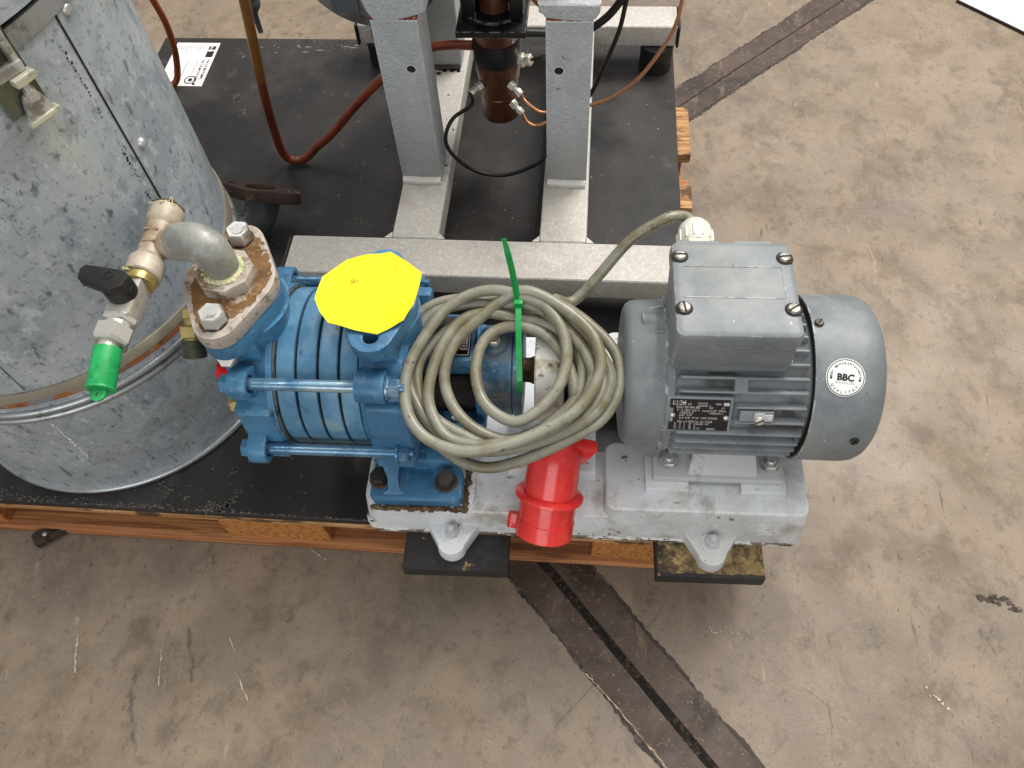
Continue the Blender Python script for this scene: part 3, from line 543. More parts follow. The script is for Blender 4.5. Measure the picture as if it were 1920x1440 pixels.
# ================================================================== PUMP UNIT (base, pump, valve assembly, coupling, motor)
PV = Vector((-.13, .1, 0)); AY, AZ = .105, .176
pu = thing('pump_unit', 'blue pump coupled to a grey electric motor on a light grey cast base', 'pump', PV, R(1.1))
AX = lambda x: Matrix.Translation((x, AY, AZ)) @ Matrix.Rotation(R(90), 4, 'Y')    # local z runs along +x
def axl(prof, name, m, parent=pu, n=72, sharp=32):
    """prof: (x, r) along the shaft axis"""
    b = MB(); b.lathe([(r, x) for x, r in prof], AX(0), n); return b.build(name, m, parent, sharp)
def pol(r, ang, x=0): return Vector((x, AY + r * math.cos(R(ang)), AZ + r * math.sin(R(ang))))

# --- base
b = MB()
b.prism(rrect(-.3722, -.1190, -.0128, .2228, .022, 8), .0225, .0695, None, .0035, top_scale=(.962, -.2456, .105), seg=3)
b.prism(rrect(-.1160, .1066, -.0127, .0712, .012), .0226, .0885, None, .0032, top_scale=(.93, -.005, .0712), seg=3)
b.prism(rrect(-.1160, .1066, .1742, .2227, .012), .0226, .0885, None, .0032, top_scale=(.93, -.005, .1742), seg=3)
b.box((-.165, -.0124, .0228), (-.092, .0708, .0692), .0030, 2, None, (-.165, -.092, -.0079, .0700))
b.box((-.165, .1746, .0228), (-.092, .2222, .0692), .0030, 2, None, (-.165, -.092, .1750, .2160))
b.box((.0640, .0600, .0235), (.1056, .1850, .0684), .005, 2, None, (.0640, .0990, .0600, .1850))
b.box((-.214, .0345, .06), (-.1175, .2202, .084), .003, 2, None, (-.213, -.1185, .0365, .2125))
b.prism(rrect(-.365, -.247, -.0055, .072, .012), .06, .0735, None, .003)
base = b.build('base_frame', 'base_paint', pu)
b = MB(); b.prism(rrect(-.3738, .1078, -.0142, .2242, .020), .0205, .0258, None, .0016, holes=[rrect(-.1172, .066, .074, .172, .01)]); b.build('base_lip', 'base_chip', base)
b = MB(); rnd = random.Random(12)
for (x0, x1) in ((-.366, -.306), (-.243, -.03), (.037, .1)):
    x = x0
    while x < x1:
        L = rnd.uniform(.005, .022); h = rnd.uniform(.0015, .006); z0 = .0215 + rnd.uniform(0, .002)
        b.faces([(x, -.0143, z0), (x + L, -.0143, z0), (x + L * .85, -.0143, min(.0252, z0 + h)), (x + L * .4, -.0143, min(.0255, z0 + h * rnd.uniform(.6, 1.1))), (x + L * .1, -.0143, z0 + min(.002, h * .5))], [(0, 1, 2, 3, 4)])
        x += L * rnd.uniform(.8, 2.2)
for i in range(26):
    x = rnd.choice([rnd.uniform(-.365, -.24), rnd.uniform(-.36, .09)]); zc = rnd.uniform(.027, .042); q = rnd.uniform(.0006, .003)
    b.faces([(x + q * 1.6 * math.cos(a) * rnd.uniform(.5, 1), -.0130 + (zc + q * .6 * math.sin(a) - .0226) * (.0081 / .047 if x < -.116 else .0102 / .0659), zc + q * .6 * math.sin(a)) for a in [2 * math.pi * k / 7 for k in range(7)]], [tuple(range(7))])
b.build('chipped_paint', 'dirt_rust', base, kind='stuff')
for cx in (-.2725, .0065):
    b = MB(); tip = -.0308; r = .0165
    pts = [(cx - .0325, -.006), (cx - .0152, tip - .0045)] + [(cx + r * math.cos(R(a)), tip + r * math.sin(R(a))) for a in range(205, 336, 13)] + [(cx + .0152, tip - .0045), (cx + .0325, -.006)]
    b.prism(pts, .0208, .0395, None, .0028, top_scale=(.94, cx, -.012)); b.build('mounting_ear', 'base_paint', base)
    b = MB(); b.lathe([(.0112, .0392), (.0112, .041), (.0045, .0411)], Matrix.Translation((cx, -.0205, 0)), 28); b.build('washer', 'base_paint', base)
    b = MB(); b.hexa((cx, -.0205, .041), (0, 0, 1), .0135, .007, .3); b.lathe([(.0042, .047), (.0042, .0525), (.0034, .0535), (.0034, .0555), (.002, .0565), (0, .0566)], Matrix.Translation((cx, -.0205, 0)), 18); b.build('anchor_nut', 'foot_grey', base)
for x0, x1 in ((-.0675, -.0235), (.030, .0755)):
    for y0, y1 in ((.0135, .0675), (.178, .212)):
        b = MB(); b.box((x0, y0, .086), (x1, y1, .0968), .0012, 2); b.build('motor_pad', 'base_paint', base)

# --- pump casings
axl([(-.4295, .05), (-.4295, .0835), (-.4345, .0845), (-.437, .083), (-.455, .079), (-.466, .070), (-.4705, .055), (-.472, .03), (-.472, 0)], 'suction_casing', 'blue')
suc = bpy.data.objects['suction_casing']
b = MB(); b.box((-.4665, .0165, .135), (-.4315, .06, .212), .004, 3, None, (-.4665, -.4315, .0225, .06))
b.box((-.4685, .0255, .207), (-.4345, .06, .214), .002, 2); b.build('casing_boss', 'blue', suc)
axl([(-.4293, .05), (-.4293, .0822), (-.4272, .0822), (-.4272, .05)], 'casing_seal', 'seal')
axl([(-.428, .0755), (-.345, .0755)], 'inner_sleeve', 'groove')
for x0, x1 in ((-.4262, -.4088), (-.4062, -.3875), (-.3849, -.3673), (-.3647, -.3478)):
    axl([(x0, .05), (x0, .0792), (x0 + .0006, .0799), (x0 + .0022, .0802), (x1 - .0022, .0802), (x1 - .0006, .0799), (x1, .0792), (x1, .05)], 'stage_ring', 'blue_ring', n=96)
axl([(-.3462, .05), (-.3462, .0815), (-.344, .083), (-.318, .0835), (-.306, .083), (-.301, .078), (-.2985, .06), (-.2975, .03), (-.2975, 0)], 'discharge_casing', 'blue')
dis = bpy.data.objects['discharge_casing']
b = MB(); b.box((-.343, .0085, .134), (-.3005, .06, .222), .006, 3, None, (-.343, -.3005, .0265, .06)); b.build('casing_boss', 'blue', dis)
# tie rods with their lugs, nuts
for ang in (135.3, -171.5, 17, -55):
    p = pol(.093, ang); b = MB(); b.cyl((-.452, p.y, p.z), (-.318, p.y, p.z), .0060, n=18); rod = b.build('tie_rod', 'blue_rod', pu)
    for x0, x1, par, bx in ((-.464, -.4455, suc, -1), (-.3455, -.3175, dis, 1)):
        if bx > 0 and ang < -90: continue
        b = MB(); q = pol(.074, ang)
        u = Vector((0, p.y - q.y, p.z - q.z)).normalized(); tv = Vector((0, -u.z, u.y)); M = Matrix((u, tv, Vector((1, 0, 0)))).transposed().to_4x4(); M.translation = Vector((0, q.y, q.z))
        rr = .0150; dd_ = (p - q).length
        pts = [(-.012, -rr * 1.15), (dd_, -rr)] + [(dd_ + rr * math.cos(R(a)), rr * math.sin(R(a))) for a in range(-80, 81, 16)] + [(dd_, rr), (-.012, rr * 1.15)]
        hole = circ(dd_, 0, .0085, 18)
        b.prism(pts, x0, x1, M, .0022, holes=[hole] if bx < 0 else ()); b.build('rod_lug', 'blue', par)
    b = MB(); b.hexa((-.4635, p.y, p.z), (-1, 0, 0), .0165, .0095); b.build('rod_bolt_head', 'blue', rod)
    b = MB(); b.lathe([(.0112, 0), (.0112, .0022), (.005, .0024)], frame_to((-.3172, p.y, p.z), (1, 0, 0)), 24); b.hexa((-.3152, p.y, p.z), (1, 0, 0), .0165, .0105); b.cyl((-.307, p.y, p.z), (-.3005, p.y, p.z), .0046, n=14); b.build('rod_nut', 'blue_rod', rod)
# suction flange
b = MB(); b.lathe([(.047, .215), (.041, .235), (.0375, .255), (.040, .276), (.043, .2785)], Matrix.Translation((-.456, AY, 0)), 40)
b.box((-.4745, .062, .235), (-.4375, .148, .278), .004, 2); b.build('flange_neck', 'blue', suc)
b = MB(); b.prism(oval(-.4575, AY, .0655, .0205, .041), .278, .2955, None, .002); b.build('flange', 'blue', suc)
cfl = MB(); cfl.prism(oval(-.4575, AY, .0665, .021, .042), .2965, .3135, None, .0028); cfl = cfl.build('counter_flange', 'rust_flange', pu)
b = MB(); b.prism([(-.4575 + .0262 * math.cos(R(a)), AY + .0262 * math.sin(R(a))) for a in range(15, 375, 45)], .313, .3265, None, .002, holes=[circ(-.4575, AY, .0165, 24)]); b.build('flange_boss', 'rust_flange', cfl)
rnd = random.Random(31); pts_ = []; ph_ = [rnd.uniform(0, 6.28) for _ in range(12)]
for i in range(140):
    a = 2 * math.pi * i / 140; k = 1 + .035 * sum(math.sin((q + 2) * a + ph_[q]) / (1 + .25 * q) for q in range(6)) + .010 * sum(math.sin((11 + 5 * q) * a + ph_[q + 6]) for q in range(6)) + rnd.uniform(-.012, .012)
    pts_.append((-.4575 + (.034 + .002 * math.cos(a)) * k * math.cos(a), AY + .0555 * k * math.sin(a) * (1 - .12 * abs(math.cos(a)))))
b = MB(); b.prism(pts_, .3132, .31375); b.build('rust_patch', 'rust_patch', cfl)
for sy in (-1, 1):
    b = MB(); b.lathe([(.0118, .3132), (.0118, .3148), (.004, .315)], Matrix.Translation((-.4575, AY + sy * .0475, 0)), 26); b.build('washer', 'rust_dark', cfl)
    b = MB(); b.hexa((-.4575, AY + sy * .0475, .3148), (.05, -.03, 1), .0205, .0125, .2, (0, 1, 0)); b.lathe([(.0062, 0), (.006, -.0004)], Matrix.Translation((-.457, AY + sy * .0475, .3276)), 18)
    b.build('flange_bolt', 'zinc', cfl)
# discharge flange
b = MB(); b.lathe([(.042, .21), (.036, .235), (.0335, .255), (.036, .272)], Matrix.Translation((-.3255, AY, 0)), 40); b.box((-.3425, .062, .225), (-.3085, .148, .272), .004, 2); b.build('flange_neck', 'blue', dis)
b = MB(); b.prism(oval(-.3265, AY, .060, .0205, .036), .272, .2895, None, .0025, holes=[circ(-.3265, AY - .0435, .0068, 18), circ(-.3265, AY + .0435, .0068, 18), circ(-.3265, AY, .018, 24)]); b.build('flange', 'blue', dis)
b = MB(); b.hexa((-.2995, .148, .238), (1, 0, 0), .018, .012); b.cyl((-.302, .148, .238), (-.2995, .148, .238), .0115); b.box((-.315, .125, .215), (-.302, .166, .252), .006, 3); b.build('casing_bolt', 'blue', dis)

# --- pump foot
b = MB()
b.prism([(-.352, -.006), (-.263, -.005), (-.2585, .002), (-.2595, .026), (-.268, .046), (-.288, .07), (-.35, .075), (-.357, .045), (-.3575, .0)], .0732, .0895, None, .0035, seg=3)
b.prism([(-.333, .031), (-.268, .031), (-.283, .072), (-.333, .074)], .088, .103, None, .003, top_scale=(.86, -.32, .06))
V = [(-.3435, -.0005, .088), (-.3165, -.0005, .088), (-.3255, .004, .094), (-.3365, .004, .094), (-.3255, .011, .108), (-.3365, .011, .108), (-.3215, .019, .128), (-.3405, .019, .128), (-.312, .022, .146), (-.344, .022, .146)]
Vb = [(x, .09, z) for x, y, z in V]
n_ = len(V); ring_l = [0, 3, 5, 7, 9]; ring_r = [1, 2, 4, 6, 8]
F = [(ring_l[i], ring_r[i], ring_r[i + 1], ring_l[i + 1]) for i in range(4)] + [(ring_r[i], ring_r[i] + n_, ring_r[i + 1] + n_, ring_r[i + 1]) for i in range(4)] + [(ring_l[i] + n_, ring_l[i], ring_l[i + 1], ring_l[i + 1] + n_) for i in range(4)]
b.faces(V + Vb, F)
foot = b.build('pump_foot', 'blue', pu, 50)
b = MB(); rnd = random.Random(21)
for i in range(46):
    x = -.357 + .1 * i / 45; q = rnd.uniform(.001, .003)
    b.lathe([(q * 1.6, 0), (q, .0012), (0, .0016)], Matrix.Translation((x, -.0075 + rnd.uniform(-.0015, .001), .0733)), 6)
for i in range(16):
    q = rnd.uniform(.0012, .0032); b.lathe([(q * 1.6, 0), (q, .0014), (0, .002)], Matrix.Translation((-.2572 + rnd.uniform(-.001, .0022), .0 + .04 * i / 15, .0733)), 6)
b.build('rust_crust', 'dirt_rust', foot, kind='stuff')
for x, y in ((-.3478, .0178), (-.2772, .0165)):
    b = MB(); b.lathe([(.0122, .0894), (.0122, .0912), (.004, .0914)], Matrix.Translation((x, y, 0)), 26); b.build('washer', 'brown_plug', foot)
    b = MB(); b.hexa((x, y, .0912), (0, 0, 1), .0185, .0105, .25, (0, 1, 0)); b.build('foot_bolt', 'dark_screw', foot)

# --- bearing bracket, nameplate, shaft, coupling
b = MB()
b.box((-.303, .088, .190), (-.2435, .145, .2155), .003, 2)
b.box((-.303, .05, .110), (-.236, .16, .130), .006, 2); b.box((-.303, .046, .125), (-.236, .056, .150), .003, 2); b.box((-.303, .058, .13), (-.297, .15, .2), .002, 1); b.box((-.245, .07, .13), (-.234, .145, .2), .004, 2)
brk = b.build('bearing_bracket', 'blue', pu)
b = MB(); b.box((-.2965, .080, .1305), (-.2455, .150, .186), .002, 1); b.build('bracket_shade_fill', 'grime_shade', brk)  # dark box painting the shade of the bracket's open inside
b = MB(); b.lathe([(.006, -.3), (.006, -.24)], AX(0), 16); b.build('gland_shaft', 'dark_screw', brk)
b = MB(); b.hexa((-.265, .068, .145), (0, -1, .6), .009, .007); b.build('gland_nut', 'zinc', brk)
b = MB(); b.box((-.298, .0925, .2156), (-.2475, .141, .2163), 0); npl = b.build('pump_nameplate', 'plate_black', brk)
fn = lambda x, y: (-.2505 - .003 + y, .0965 + x, .2168)
b = MB(); b.faces([(-.2495, .0935, .2167), (-.2485, .0935, .2167), (-.2485, .140, .2167), (-.2495, .140, .2167)], [(0, 1, 2, 3)]); b.faces([(-.2975, .0935, .2167), (-.2485, .0935, .2167), (-.2485, .0945, .2167), (-.2975, .0945, .2167)], [(0, 1, 2, 3)])
b.faces([(-.258, .1, .2167), (-.2505, .1, .2167), (-.2505, .139, .2167), (-.258, .139, .2167)], [(0, 1, 2, 3)]); b.build('plate_print', 'print_white', npl)
rot90 = lambda ox, oy, z: (lambda x, y: (ox - y, oy + x, z))
b = MB(); add_text(b, 'D-', .008, rot90(-.2515, .1015, .217), .01, 'LEFT'); b.build('plate_lettering', 'print_black', npl)
b = MB(); add_text(b, 'Pumpen', .007, rot90(-.2605, .0995, .217), .004, 'LEFT'); b.build('plate_lettering', 'print_white', npl)
brg = axl([(-.239, .02), (-.239, .041), (-.236, .0445), (-.212, .0452), (-.2085, .0465), (-.2065, .0465), (-.2062, .0435), (-.2048, .0435), (-.2045, .0478), (-.1975, .0478), (-.1965, .0465), (-.1965, 0)], 'bearing_housing', 'blue_grimy', pu)
b = MB(); b.lathe([(.0125, .205), (.0135, .216), (.0132, .2225), (.012, .2245), (.0, .2246)], Matrix.Translation((-.2235, AY, 0)), 28); b.build('nipple_boss', 'blue_grimy', brg)
b = MB(); b.hexa((-.2235, AY, .2244), (0, 0, 1), .0105, .006); b.build('nipple_hex', 'zinc', brg)
b = MB(); b.lathe([(.0042, .23), (.0042, .2345), (.0026, .2355), (.0038, .2375), (.003, .2395), (0, .240)], Matrix.Translation((-.2235, AY, 0)), 16); b.build('grease_nipple', 'copper', brg)
def cast(x, y):
    a = 160 - 0 ; ang = R(158 + x / .045 * 57.3); return (-.2225 + y, AY + .0456 * math.cos(ang), AZ + .0456 * math.sin(ang))
b = MB(); add_text(b, 'IS', .017, lambda x, y: cast(-x, y - .006), .02); b.build('cast_lettering', 'blue_grimy', brg)
axl([(-.197, .0105), (-.197, .0125), (-.19, .0128), (-.186, .0145), (-.180, .0145), (-.18, 0)], 'pump_shaft', 'shaft')
axl([(-.1835, .02), (-.1835, .050), (-.182, .0515), (-.156, .0515), (-.1545, .050), (-.1545, .02)], 'coupling_hub', 'hub')
axl([(-.1545, .02), (-.1545, .043), (-.1495, .043), (-.1495, .02)], 'coupling_spider', 'grime_shade')
axl([(-.1495, .02), (-.1495, .048), (-.148, .0495), (-.128, .0495), (-.1265, .048), (-.1265, .026), (-.112, .026), (-.112, .01)], 'coupling_hub', 'hub')
axl([(-.13, .0095), (-.098, .0095)], 'motor_shaft', 'shaft')

# --- motor
axl([(-.1005, .012), (-.1015, .020), (-.1012, .034), (-.099, .0355), (-.0988, .058), (-.098, .0645), (-.0955, .0695), (-.0915, .0725), (-.085, .0737), (-.078, .0740), (-.0625, .0745), (-.0605, .0752), (-.0605, .06)], 'end_bell', 'motor', pu, 80)
bell = bpy.data.objects['end_bell']
for ang in (66, 92):
    p = pol(.0715, ang); u = Vector((0, math.cos(R(ang)), math.sin(R(ang)))); tv = Vector((0, -u.z, u.y)); M = Matrix((Vector((1, 0, 0)), tv, u)).transposed().to_4x4(); M.translation = p
    b = MB(); b.box((-.088, -.0012, 0), (-.0605, .0012, .0052), .0008, 1, M, (-.066, -.0605, -.0012, .0012)); b.build('bell_rib', 'motor', bell)
p = pol(.069, 79); b = MB(); b.cyl((-.083, p.y, p.z), (-.0605, p.y, p.z), .0095, n=20, bev=.001); b.build('bolt_boss', 'motor', bell)
axl([(-.0604, .05), (-.0604, .0768), (-.0535, .0768), (-.0535, .05)], 'bell_flange', 'motor', pu, 80)
b = MB(); b.box((-.067, .046, .1068), (-.0545, .164, .150), .003, 2, None, (-.091, -.0545, .037, .173)); b.build('bell_skirt', 'motor', bell)
stator = axl([(-.0535, .04), (-.0535, .0718), (.0705, .0718), (.0705, .04)], 'stator', 'motor_core', pu, 80)
fin_ang = [125, 134.5, 167.3, 177.5, -173, -163.5, 115.5, 106, 96, 86, 76, 66, 56, 46, 36, 26, 16, 6, -4, -14, -153]
for ang in fin_ang:
    u = Vector((0, math.cos(R(ang)), math.sin(R(ang)))); tv = Vector((0, -u.z, u.y)); M = Matrix((Vector((1, 0, 0)), tv, u)).transposed().to_4x4(); M.translation = pol(0, 0) - Vector((0, AY, 0)) + Vector((0, AY, 0)) - Vector((0, 0, 0)); M.translation = Vector((0, AY, AZ))
    b = MB(); b.box((-.0525, -.0027, .068), (.068, .0027, .0802), .0012, 2, M, (-.048, .066, -.0011, .0011)); b.build('fin', 'motor_fin', stator)
for ang in (145.0, 156.5):
    u = Vector((0, math.cos(R(ang)), math.sin(R(ang)))); tv = Vector((0, -u.z, u.y)); M = Matrix((Vector((1, 0, 0)), tv, u)).transposed().to_4x4(); M.translation = Vector((0, AY, AZ))
    b = MB(); b.box((.001, -.0027, .068), (.068, .0027, .0802), .0012, 2, M, (.003, .066, -.0011, .0011)); b.build('fin', 'motor_fin', stator)
p = pol(.0795, 129.8); u = (pol(1, 129.8) - pol(0, 0)).normalized(); tv = Vector((0, -u.z, u.y)); M = Matrix((Vector((1, 0, 0)), tv, u)).transposed().to_4x4(); M.translation = p
b = MB(); b.box((-.0005, -.0078, -.01), (.012, .0078, .0006), .0008, 1, M); b.build('fin_bridge', 'motor_fin', stator)
# nameplate on its flat pad
A0 = Vector((0, .0448, .2256)); B0 = Vector((0, .0296, .1959)); dv = (B0 - A0).normalized(); nv = Vector((0, dv.z, -dv.y)); hgt = (B0 - A0).length
if nv.y > 0: nv = -nv
MN = Matrix((Vector((1, 0, 0)), -dv, nv)).transposed().to_4x4(); MN.translation = Vector((-.0295, 0, 0)) + (A0 + B0) / 2
hw = .0272; hh = hgt / 2
b = MB(); b.box((-hw - .003, -hh - .0025, -.014), (hw + .0028, hh + .0025, -.0008), .0012, 2, MN); b.build('plate_pad', 'motor_fin', stator)
b = MB(); b.box((-hw, -hh, -.0006), (hw, hh, .0002), 0, 1, MN); mpl = b.build('motor_nameplate', 'plate_black', pu)
fnp = lambda x, y: MN @ Vector((x, y, .0005))
b = MB()
X0 = -hw; Wd = 2 * hw; Ht = 2 * hh
def ntxt(s, fx, fy, size, bold=.004): add_text(b, s, size, fnp, bold, 'LEFT', (X0 + fx * Wd, hh - fy * Ht))
k = .0031
ntxt('GS', .29, .17, k); ntxt('Stückkl.', .46, .13, k * .95); ntxt('VBM', .75, .15, k * .9); ntxt('626940 -1', .46, .215, k * .95)
ntxt('EDU 80 M4 BB', .11, .28, k * 1.1); ntxt('B3', .66, .28, k); ntxt('ST', .86, .29, k)
ntxt('Y  Δ 380/ 220 V', .12, .375, k * 1.02); ntxt('cosφ 0,79  50Hz', .545, .375, k * 1.02)
ntxt('1,68/2,9 A', .165, .455, k); ntxt('1400min-1', .66, .455, k); ntxt('0,65  kW', .165, .535, k); ntxt('Isol. kl.B  IP 54  VDE 0530/8-', .165, .62, k * .98)
ntxt('EEx e II PTB Nr. Ex-77/08', .145, .74, k * .98); ntxt('IA/IN  4,7', .46, .82, k); ntxt('E 10', .44, .965, k * .9); ntxt('780451', .64, .975, k * .95)
for r in range(4):
    for cc, s in enumerate(('T%d' % (r + 1), '1%d' % r, '%d' % (r + 3), '8%d' % r, '%d' % (6 - r))): ntxt(s, .09 + .085 * cc, .79 + .058 * r, k * .72)
b.build('plate_lettering', 'print_white', mpl)
b = MB(); lx0, lx1, ly0, ly1 = X0 + .045 * Wd, X0 + .26 * Wd, hh - .175 * Ht, hh - .03 * Ht
b.faces([fnp(lx0, ly0), fnp(lx1, ly0), fnp(lx1, ly1), fnp(lx0, ly1)], [(0, 1, 2, 3)])
b.faces([fnp(X0 + .89 * Wd, hh - .17 * Ht), fnp(X0 + .985 * Wd, hh - .17 * Ht), fnp(X0 + .985 * Wd, hh - .07 * Ht), fnp(X0 + .89 * Wd, hh - .07 * Ht)], [(0, 1, 2, 3)]); b.build('plate_print', 'print_white', mpl)
b = MB(); add_text(b, 'BBC', .0058, lambda x, y: MN @ Vector((x, y, .0008)), .03, 'CENTER', ((lx0 + lx1) / 2, ly0 + .0007)); b.build('plate_logo', 'print_black', mpl)
for fx, fy in ((.055, .51), (.955, .56)):
    pp = MN @ Vector((X0 + fx * Wd, hh - fy * Ht, .0002)); b = MB(); b.lathe([(.0026, 0), (.0024, .0012), (.0012, .0019), (0, .002)], frame_to(pp, nv), 18); b.build('plate_rivet', 'nickel', mpl)
# earth clamp right of the plate
p = pol(.0795, 151); u = (p - Vector((0, AY, AZ))).normalized(); tv = Vector((0, -u.z, u.y)); M = Matrix((Vector((1, 0, 0)), -tv, u)).transposed().to_4x4(); M.translation = p
b = MB(); b.box((.0065, -.0055, -.01), (.037, .0055, .0015), .0008, 1, M); ec = b.build('earth_clamp', 'motor_fin', pu)
b = MB(); b.box((.0185, -.0035, .0016), (.036, .0035, .0036), .0006, 1, M); b.box((.0185, -.0005, .0036), (.028, .0062, .0052), .0008, 1, M); b.build('clamp_strap', 'foot_grey', ec)
def slot_screw(p, d, r, h, ang, m, parent, name='slotted_screw', mslot='grime_shade'):
    M = frame_to(p, d); b = MB(); b.lathe([(r, 0), (r, h * .55), (r * .8, h * .92), (r * .3, h), (0, h)], M, 24); s = b.build(name, m, parent)
    b = MB(); b.box((-r * .93, -r * .14, h * .55), (r * .93, r * .14, h + .00025), 0, 1, M @ Matrix.Rotation(R(ang), 4, 'Z')); b.build('screw_slot', mslot, parent)
slot_screw(M @ Vector((.0235, -.0015, .0045)), u, .0045, .003, 25, 'nickel', ec); b = MB(); b.lathe([(.0018, 0), (.0014, .001), (0, .0012)], frame_to(M @ Vector((.0325, -.001, .0036)), u), 12); b.build('clamp_rivet', 'nickel', ec)
# motor feet
b = MB()
for sy in (1, -1):
    Y = lambda v: AY - sy * (AY - v)
    def bx(x0, x1, ya, yb, z0, z1, bev, top=None):
        y0, y1 = sorted((Y(ya), Y(yb))); t2 = None
        if top: a_, b_ = sorted((Y(top[2]), Y(top[3]))); t2 = (top[0], top[1], a_, b_)
        b.box((x0, y0, z0), (x1, y1, z1), bev, 2, None, t2)
    bx(-.0605, .0715, .0225, .075, .0972, .1065, .002)
    bx(-.0265, .0465, .0245, .08, .105, .128, .004, (-.021, .041, .046, .08)); bx(-.0605, .0715, .055, .085, .105, .13, .003)
mf = b.build('motor_foot', 'foot_grey', pu)
for x in (-.0445, .0588):
    b = MB(); b.hexa((x, .042, .1066), (0, 0, 1), .0165, .0060, .25, (0, 1, 0)); b.lathe([(.0105, .1065), (.0105, .1078), (.004, .1079)], Matrix.Translation((x, .042, 0)), 24); b.lathe([(.0048, .112), (.0048, .1155), (.0038, .1165), (0, .1166)], Matrix.Translation((x, .042, 0)), 18); b.build('foot_nut', 'zinc', mf)
# fan cover
fc = axl([(.0715, .0775), (.0702, .0805), (.0702, .0822), (.1165, .0826), (.1245, .0814), (.1310, .0778), (.1360, .0715), (.1392, .062), (.1406, .050), (.1412, 0)], 'fan_cover', 'motor', pu, 96, 50)
axl([(.0705, .04), (.0705, .0795), (.0725, .0795)], 'cover_shadow_plate', 'grime_shade', pu, 64)
for x, ang in ((.0765, 86.3), (.1137, 167.3)):
    p = pol(.0824, ang, x); slot_screw(p, p - Vector((x, AY, AZ)), .0042, .0026, 55, 'dark_screw', fc, 'cover_screw')
# round sticker on the cover: x to the right, y up the cover
STC = 122.9; SX = .0958; SR = .0172
def stk(h): return lambda x, y: pol(.0827 + h, STC - math.degrees((y) / .0827), SX + x)
b = MB(); V = [stk(.0002)(0, 0)]; F = []
for j in range(1, 7):
    for i in range(48): V.append(stk(.0002)(SR * j / 6 * math.cos(2 * math.pi * i / 48), SR * j / 6 * math.sin(2 * math.pi * i / 48)))
for i in range(48): F.append((0, 1 + i, 1 + (i + 1) % 48))
for j in range(5):
    for i in range(48): F.append((1 + j * 48 + i, 1 + j * 48 + (i + 1) % 48, 1 + (j + 1) * 48 + (i + 1) % 48, 1 + (j + 1) * 48 + i))
b.faces(V, F); st = b.build('round_sticker', 'sticker', fc)
b = MB(); f2 = stk(.0005); V, F = [], []
for i in range(64):
    for r in (.0157, .0164): V.append(f2(r * math.cos(2 * math.pi * i / 64), r * math.sin(2 * math.pi * i / 64)))
F = [(2 * i, 2 * i + 1, (2 * i + 3) % 128, (2 * i + 2) % 128) for i in range(64)]; b.faces(V, F)
tl = R(-5)
def tilt(x, y): return f2(x * math.cos(tl) - y * math.sin(tl), x * math.sin(tl) + y * math.cos(tl))
add_text(b, 'BBC', .0083, tilt, .04, 'CENTER', (0, -.0026))
def arc_text(s, rad, a_mid, span, size, inward):
    for i, ch in enumerate(s):
        if ch == ' ': continue
        a = R(a_mid + (span / 2 - span * i / (len(s) - 1)) * (1 if not inward else -1)); V, F = text2d(ch, size, .01)
        if not inward: fx = lambda x, y: tilt((rad + y) * math.cos(a) + x * math.sin(a), (rad + y) * math.sin(a) - x * math.cos(a))
        else: fx = lambda x, y: tilt((rad - y) * math.cos(a) - x * math.sin(a), (rad - y) * math.sin(a) + x * math.cos(a))
        b.faces([fx(x, y) for x, y in V], F)
arc_text('BBC MOTORENTECHNIK', .0118, 90, 172, .0031, False); arc_text('QUALITÄT', .0142, 270, 110, .0031, True)
for s in (-1, 1): b.faces([tilt(s * .0126 + .0011 * math.cos(a), -.0012 + .0011 * math.sin(a)) for a in [2 * math.pi * k / 14 for k in range(14)]], [tuple(range(14))])
b.build('sticker_print', 'print_black', st)
b = MB(); add_text(b, 'BROWN BOVERI', .0024, tilt, 0, 'CENTER', (0, -.0057)); b.build('sticker_print', 'print_grey', st)
# terminal box
b = MB(); b.prism(rrect(-.0585, .050, .068, .15, .006), .228, .252, None, 0); b.box((-.0590, .0695, .24), (.0500, .146, .2925), .004, 3, None, (-.0605, .0425, .0575, .1575)); tb = b.build('terminal_box', 'motor', pu)
b = MB(); b.prism(rrect(-.0625, .0440, .0545, .1605, .008), .2925, .3115, None, .0065, seg=4); lid = b.build('box_lid', 'motor', tb)
b = MB(); b.box((-.0545, .159, .283), (-.017, .1655, .3065), .002, 2); b.box((-.004, .159, .283), (.0285, .1655, .3065), .002, 2); b.build('box_lug', 'motor', tb)
for x, y, a in ((-.0548, .1412, 0), (.0362, .1405, 8), (-.0543, .0832, 100), (.0368, .0838, 35)):
    b = MB(); b.lathe([(.0078, .3108), (.0074, .31175), (.0058, .3119)], Matrix.Translation((x, y, 0)), 24); b.build('screw_recess', 'grime_shade', lid)
    slot_screw((x, y, .3114), (0, 0, 1), .0056, .0036, a, 'screw_grey', lid, 'lid_screw')
b = MB()
for (x0, y0), (x1, y1) in (((-.0545, .130), (.0325, .130)), ((.0325, .130), (.0315, .0955)), ((.0315, .0955), (-.0545, .0955))):
    if abs(x1 - x0) > abs(y1 - y0): b.box((min(x0, x1), y0 - .0004, .3105), (max(x0, x1), y0 + .0004, .31195))
    else: b.box((x0 - .0006, min(y0, y1) + .001, .3105), (x0 + .0002, max(y0, y1) - .001, .3119))
b.build('lid_ridge', 'motor', lid)
b = MB(); b.hexa((-.0345, .1655, .2845), (0, 1, 0), .031, .010, .1); b.lathe([(.0162, .009), (.0168, .012), (.0166, .026), (.0150, .034), (.0112, .0395), (.0075, .0405)], frame_to((-.0345, .1655, .2845), (0, 1, 0)), 30)
for i in range(14):
    a = 2 * math.pi * i / 14; b.cyl((-.0345 + .0165 * math.cos(a), .178, .2845 + .0165 * math.sin(a)), (-.0345 + .0163 * math.cos(a), .1915, .2845 + .0163 * math.sin(a)), .0014, n=6)
gland = b.build('cable_gland', 'nylon', pu)

